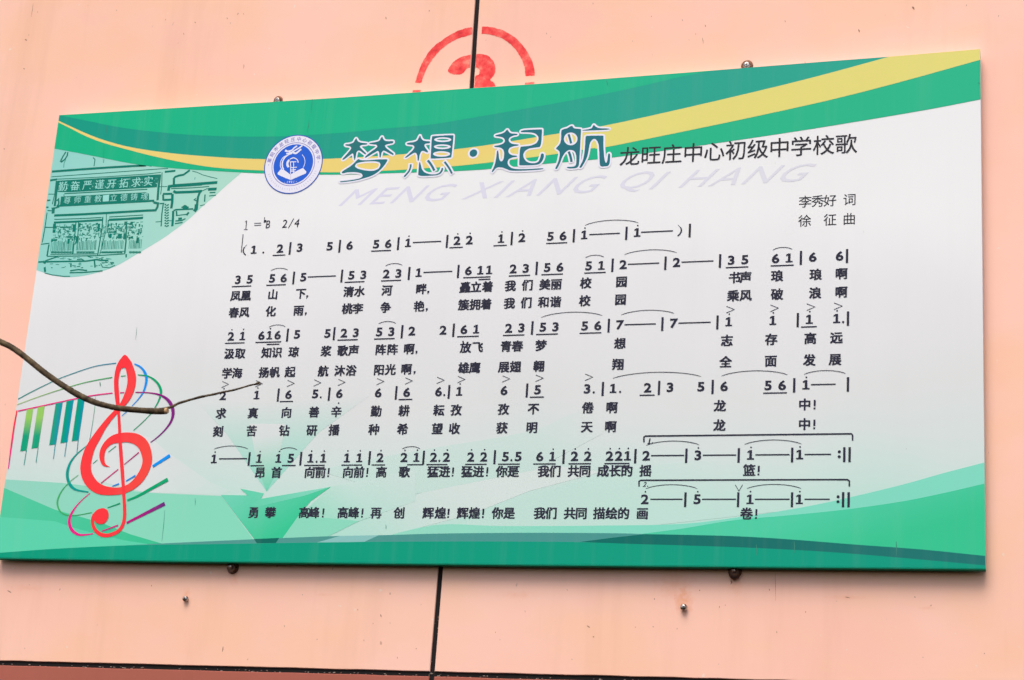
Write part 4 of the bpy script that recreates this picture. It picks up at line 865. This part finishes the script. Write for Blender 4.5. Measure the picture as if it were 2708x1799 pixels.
scuffs(board, .0006, MSC2, [(282, 332, 279, 362, 1.6), (275, 380, 272, 430, 1), (420, 352, 421, 382, 1), (826, 262, 822, 300, 1.6), (818, 318, 812, 352, 1.6), (436, 1350, 428, 1432, 1.2), (516, 1318, 516, 1338, 1.4), (362, 866, 358, 900, 1), (264, 1010, 265, 1022, 3),
       (2000, 1440, 2001, 1470, 2), (2100, 1430, 2101, 1462, 2), (2370, 1432, 2371, 1470, 2), (1604, 214, 1608, 228, 2), (2586, 220, 2592, 221, 1.6), (1020, 1388, 1021, 1400, 1.6)])

# ------------------------------------------------------------------ screws and bolts
MST = metal_mat('screw_steel', (.50, .48, .46), .28); MRU = metal_mat('rusty_washer', (.20, .09, .05), .6, .6); MDK = metal_mat('dark_bolt', (.07, .035, .03), .5, .7)
def lathe(prof, n, mt, name, parent, ov=1.0, dv=0.0, hexa=False):
    vs = []; fs = []
    for (r, w) in prof:
        for i in range(n): t = 6.28318 * i / n; vs.append((r * math.cos(t), -w, r * math.sin(t) * ov + dv))
    for k in range(len(prof) - 1):
        for i in range(n): j = (i + 1) % n; fs.append((k * n + i, k * n + j, (k + 1) * n + j, (k + 1) * n + i))
    fs.append(tuple((len(prof) - 1) * n + i for i in range(n)))
    me = bpy.data.meshes.new(name); me.from_pydata(vs, [], fs); me.materials.append(mt)
    if not hexa:
        for p in me.polygons: p.use_smooth = True
    me.update(); o = bpy.data.objects.new(name, me); COL.objects.link(o); o.parent = parent; return o
def cross(parent, r, w):
    q = Sheet(); q.ribbon([(-r * .5, -r * .15), (r * .5, r * .15)], r * .2, w, MDARK); q.ribbon([(-r * .15, r * .5), (r * .15, -r * .5)], r * .2, w + .0001, MDARK); q.build('slot', parent)
def pan_screw(x, y, r, label, group, washer, proud=.010, name='wall_screw'):
    u, v = px(x, y, WALL)
    e = empty(name, (u, -WALL, BZ + v), label=label, cat='screw', group=group)
    if washer: lathe([(r * 1.6, .0003), (r * 1.6, .0016), (r * 1.2, .0022), (r * .9, .0022)], 28, MRU, 'washer', e)
    h = lathe([(r * .55, .0002), (r * .55, proud * .35), (r, proud * .4), (r, proud * .62), (r * .86, proud * .85), (r * .55, proud * .98), (r * .2, proud)], 24, MST, 'head', e)
    cross(h, r * .8, proud + .0002)
    return e
pan_screw(736, 267, .0080, 'steel screw head with washer above the top edge, left of the stencilled number', 'fixing screws along the board', True, .009, 'fixing_screw')
pan_screw(1976, 175, .0090, 'steel screw head with washer above the top edge, right of the stencilled number', 'fixing screws along the board', True, .010, 'fixing_screw')
pan_screw(493.5, 1585, .0070, 'small dark steel screw in the wall below the left half of the board', 'bare screws in the wall', False, .012)
pan_screw(1810, 1608, .0078, 'small steel screw with a rust stain, right of the upright joint', 'bare screws in the wall', False, .014)
def hook_bolt(x, y, label, sc, capsule):
    u, v = px(x, y, WALL)
    e = empty('hanger_bolt', (u, -WALL, BZ + v), label=label, cat='bolt', group='bolts under the lower edge of the board')
    vs = []; b = bpy.data.meshes.new('bracket')
    w_, t = .011 * sc, .0025                       # small bracket tongue coming out from under the board
    for (a, c) in ((-w_, .0), (w_, .0), (w_ * .75, .018), (-w_ * .6, .020)): vs += [(a, -c - .001, .016), (a, -c - .001, .016 - t)]
    b.from_pydata(vs, [], [(0, 2, 4, 6), (7, 5, 3, 1), (0, 1, 3, 2), (2, 3, 5, 4), (4, 5, 7, 6), (6, 7, 1, 0)]); b.materials.append(MST); b.update()
    o = bpy.data.objects.new('bracket', b); COL.objects.link(o); o.parent = e
    lathe([(.0125 * sc, .0004), (.0125 * sc, .0022), (.010 * sc, .0028)], 24, MRU, 'washer', e, 1.0, -.001)
    lathe([(.0105 * sc, .0026), (.0108 * sc, .010), (.0094 * sc, .0125), (.004 * sc, .0128)], 6 if not capsule else 20, MDK, 'head', e, 1.0 if not capsule else 1.35, -.003, not capsule)
    lathe([(.0036 * sc, .0128), (.0036 * sc, .020), (.0028 * sc, .021)], 12, MST, 'shank', e, 1, -.001)
hook_bolt(617, 1501, 'dark hexagonal bolt under the lower edge, near the left end of the board', 1.2, False)
hook_bolt(1944, 1511, 'dark rounded bolt under the lower edge, towards the right end of the board', 1.2, True)

# ------------------------------------------------------------------ the twig
def bark():
    mt, n, b = base_mat('bark', .75, .3)
    co = coords(n)
    f = noise(n, co, 70, 5, (1, 1, 1), .65)
    r = ramp(n, f, [(.32, (.016, .009, .004, 1)), (.50, (.068, .042, .017, 1)), (.72, (.16, .108, .050, 1))])
    n.links.new(r.outputs[0], b.inputs['Base Color'])
    bp = n.nodes.new('ShaderNodeBump'); bp.inputs['Strength'].default_value = .6; bp.inputs['Distance'].default_value = .001
    n.links.new(noise(n, co, 240, 5), bp.inputs['Height']); n.links.new(bp.outputs[0], b.inputs['Normal']); return mt
MBARK = bark(); MCUT, n_, b_ = base_mat('cut_wood', .8, .2)
n_.links.new(ramp(n_, noise(n_, coords(n_), 300, 3), [(.35, (.42, .24, .11, 1)), (.65, (.70, .47, .26, 1))]).outputs[0], b_.inputs['Base Color'])
def tube(name, pts, mt, parent, n=12, jit=.06, cap=None, seed=1):
    rnd = random.Random(seed); P = [Vector((p[0], -p[2], p[1])) for p in pts]; vs = []; fs = []
    for i, p in enumerate(P):
        t = (P[min(i + 1, len(P) - 1)] - P[max(i - 1, 0)]).normalized(); a = t.cross(Vector((0, 1, 0))).normalized(); b = t.cross(a)
        rr2 = pts[i][3] * (1 + rnd.uniform(-jit, jit))
        for k in range(n): q = 6.28318 * k / n; vs.append(p + (a * math.cos(q) + b * math.sin(q)) * rr2 * (1 + rnd.uniform(-jit, jit) * .4))
    for i in range(len(P) - 1):
        for k in range(n): j = (k + 1) % n; fs.append((i * n + k, i * n + j, (i + 1) * n + j, (i + 1) * n + k))
    fs.append(tuple(range(n))); fs.append(tuple((len(P) - 1) * n + k for k in reversed(range(n))))
    me = bpy.data.meshes.new(name); me.from_pydata([tuple(v) for v in vs], [], fs); me.materials.append(mt)
    for p in me.polygons: p.use_smooth = len(p.vertices) == 4
    if cap: me.materials.append(cap); me.polygons[-1].material_index = 1
    me.update(); o = bpy.data.objects.new(name, me); COL.objects.link(o); o.parent = parent; return o
TWD = .95
twig = empty('twig', (0, 0, BZ), label='bare brown twig with a cut end and thin side shoot reaching in from the left', cat='twig')
def tw(v, c, w0=TWD, w1=TWD):
    o = []; n = len(c) // 3
    for i in range(n):
        w = w0 + (w1 - w0) * i / max(1, n - 1); p = at(v[i] if isinstance(v, list) else v, c[3 * i], c[3 * i + 1], w); k = (CWD - w) / CWD
        o.append((p[0], p[1], w, c[3 * i + 2] / 2 * 1.1 * PX * k))
    return smooth(o, False, 6)
tube('branch', tw('R7', [-1500, -700, 20, -900, -430, 18, -400, -190, 16.5, -150, -70, 15.5, 0, 15, 14.5, 100, 62, 14, 200, 128, 14, 300, 206, 14, 400, 288, 14, 500, 365, 14, 600, 435, 14, 700, 500, 14, 800, 560, 14.5, 900, 610, 14, 1000, 650, 13.5, 1100, 678, 13, 1200, 700, 13, 1300, 713, 13.5, 1450, 727, 13.5, 1600, 736, 15, 1715, 733, 15.5]), MBARK, twig, 16, .035, None, 2)
e1 = tw('R7', [1690, 733, 14.6, 1722, 732, 14.6, 1738, 731, 12.5]); tube('cut_end', e1, MCUT, twig, 16, .02, None, 3)
tube('side_shoot', tw(['R7', 'R7', 'R7', 'R7', 'R7', 'R7', 'R7', 'R7', 'R4', 'R4', 'R4', 'R4', 'R4', 'R4', 'R4'], [1640, 725, 8, 1700, 712, 7, 1780, 690, 6.5, 1850, 655, 6, 1930, 630, 5.6, 2000, 610, 5.2, 2080, 588, 6, 2150, 575, 4.8, 40, 572, 4.8, 105, 560, 5.6, 200, 537, 4.6, 300, 518, 4.8, 400, 490, 4, 500, 462, 4, 588, 452, 3.2], TWD, TWD - .12), MBARK, twig, 10, .06, None, 4)
tube('bud', tw('R4', [530, 452, 3, 560, 440, 4.5, 578, 432, 2], TWD - .115, TWD - .12), MBARK, twig, 8, .05, None, 5)

bpy.data.objects.remove(_to); bpy.data.curves.remove(_tc)
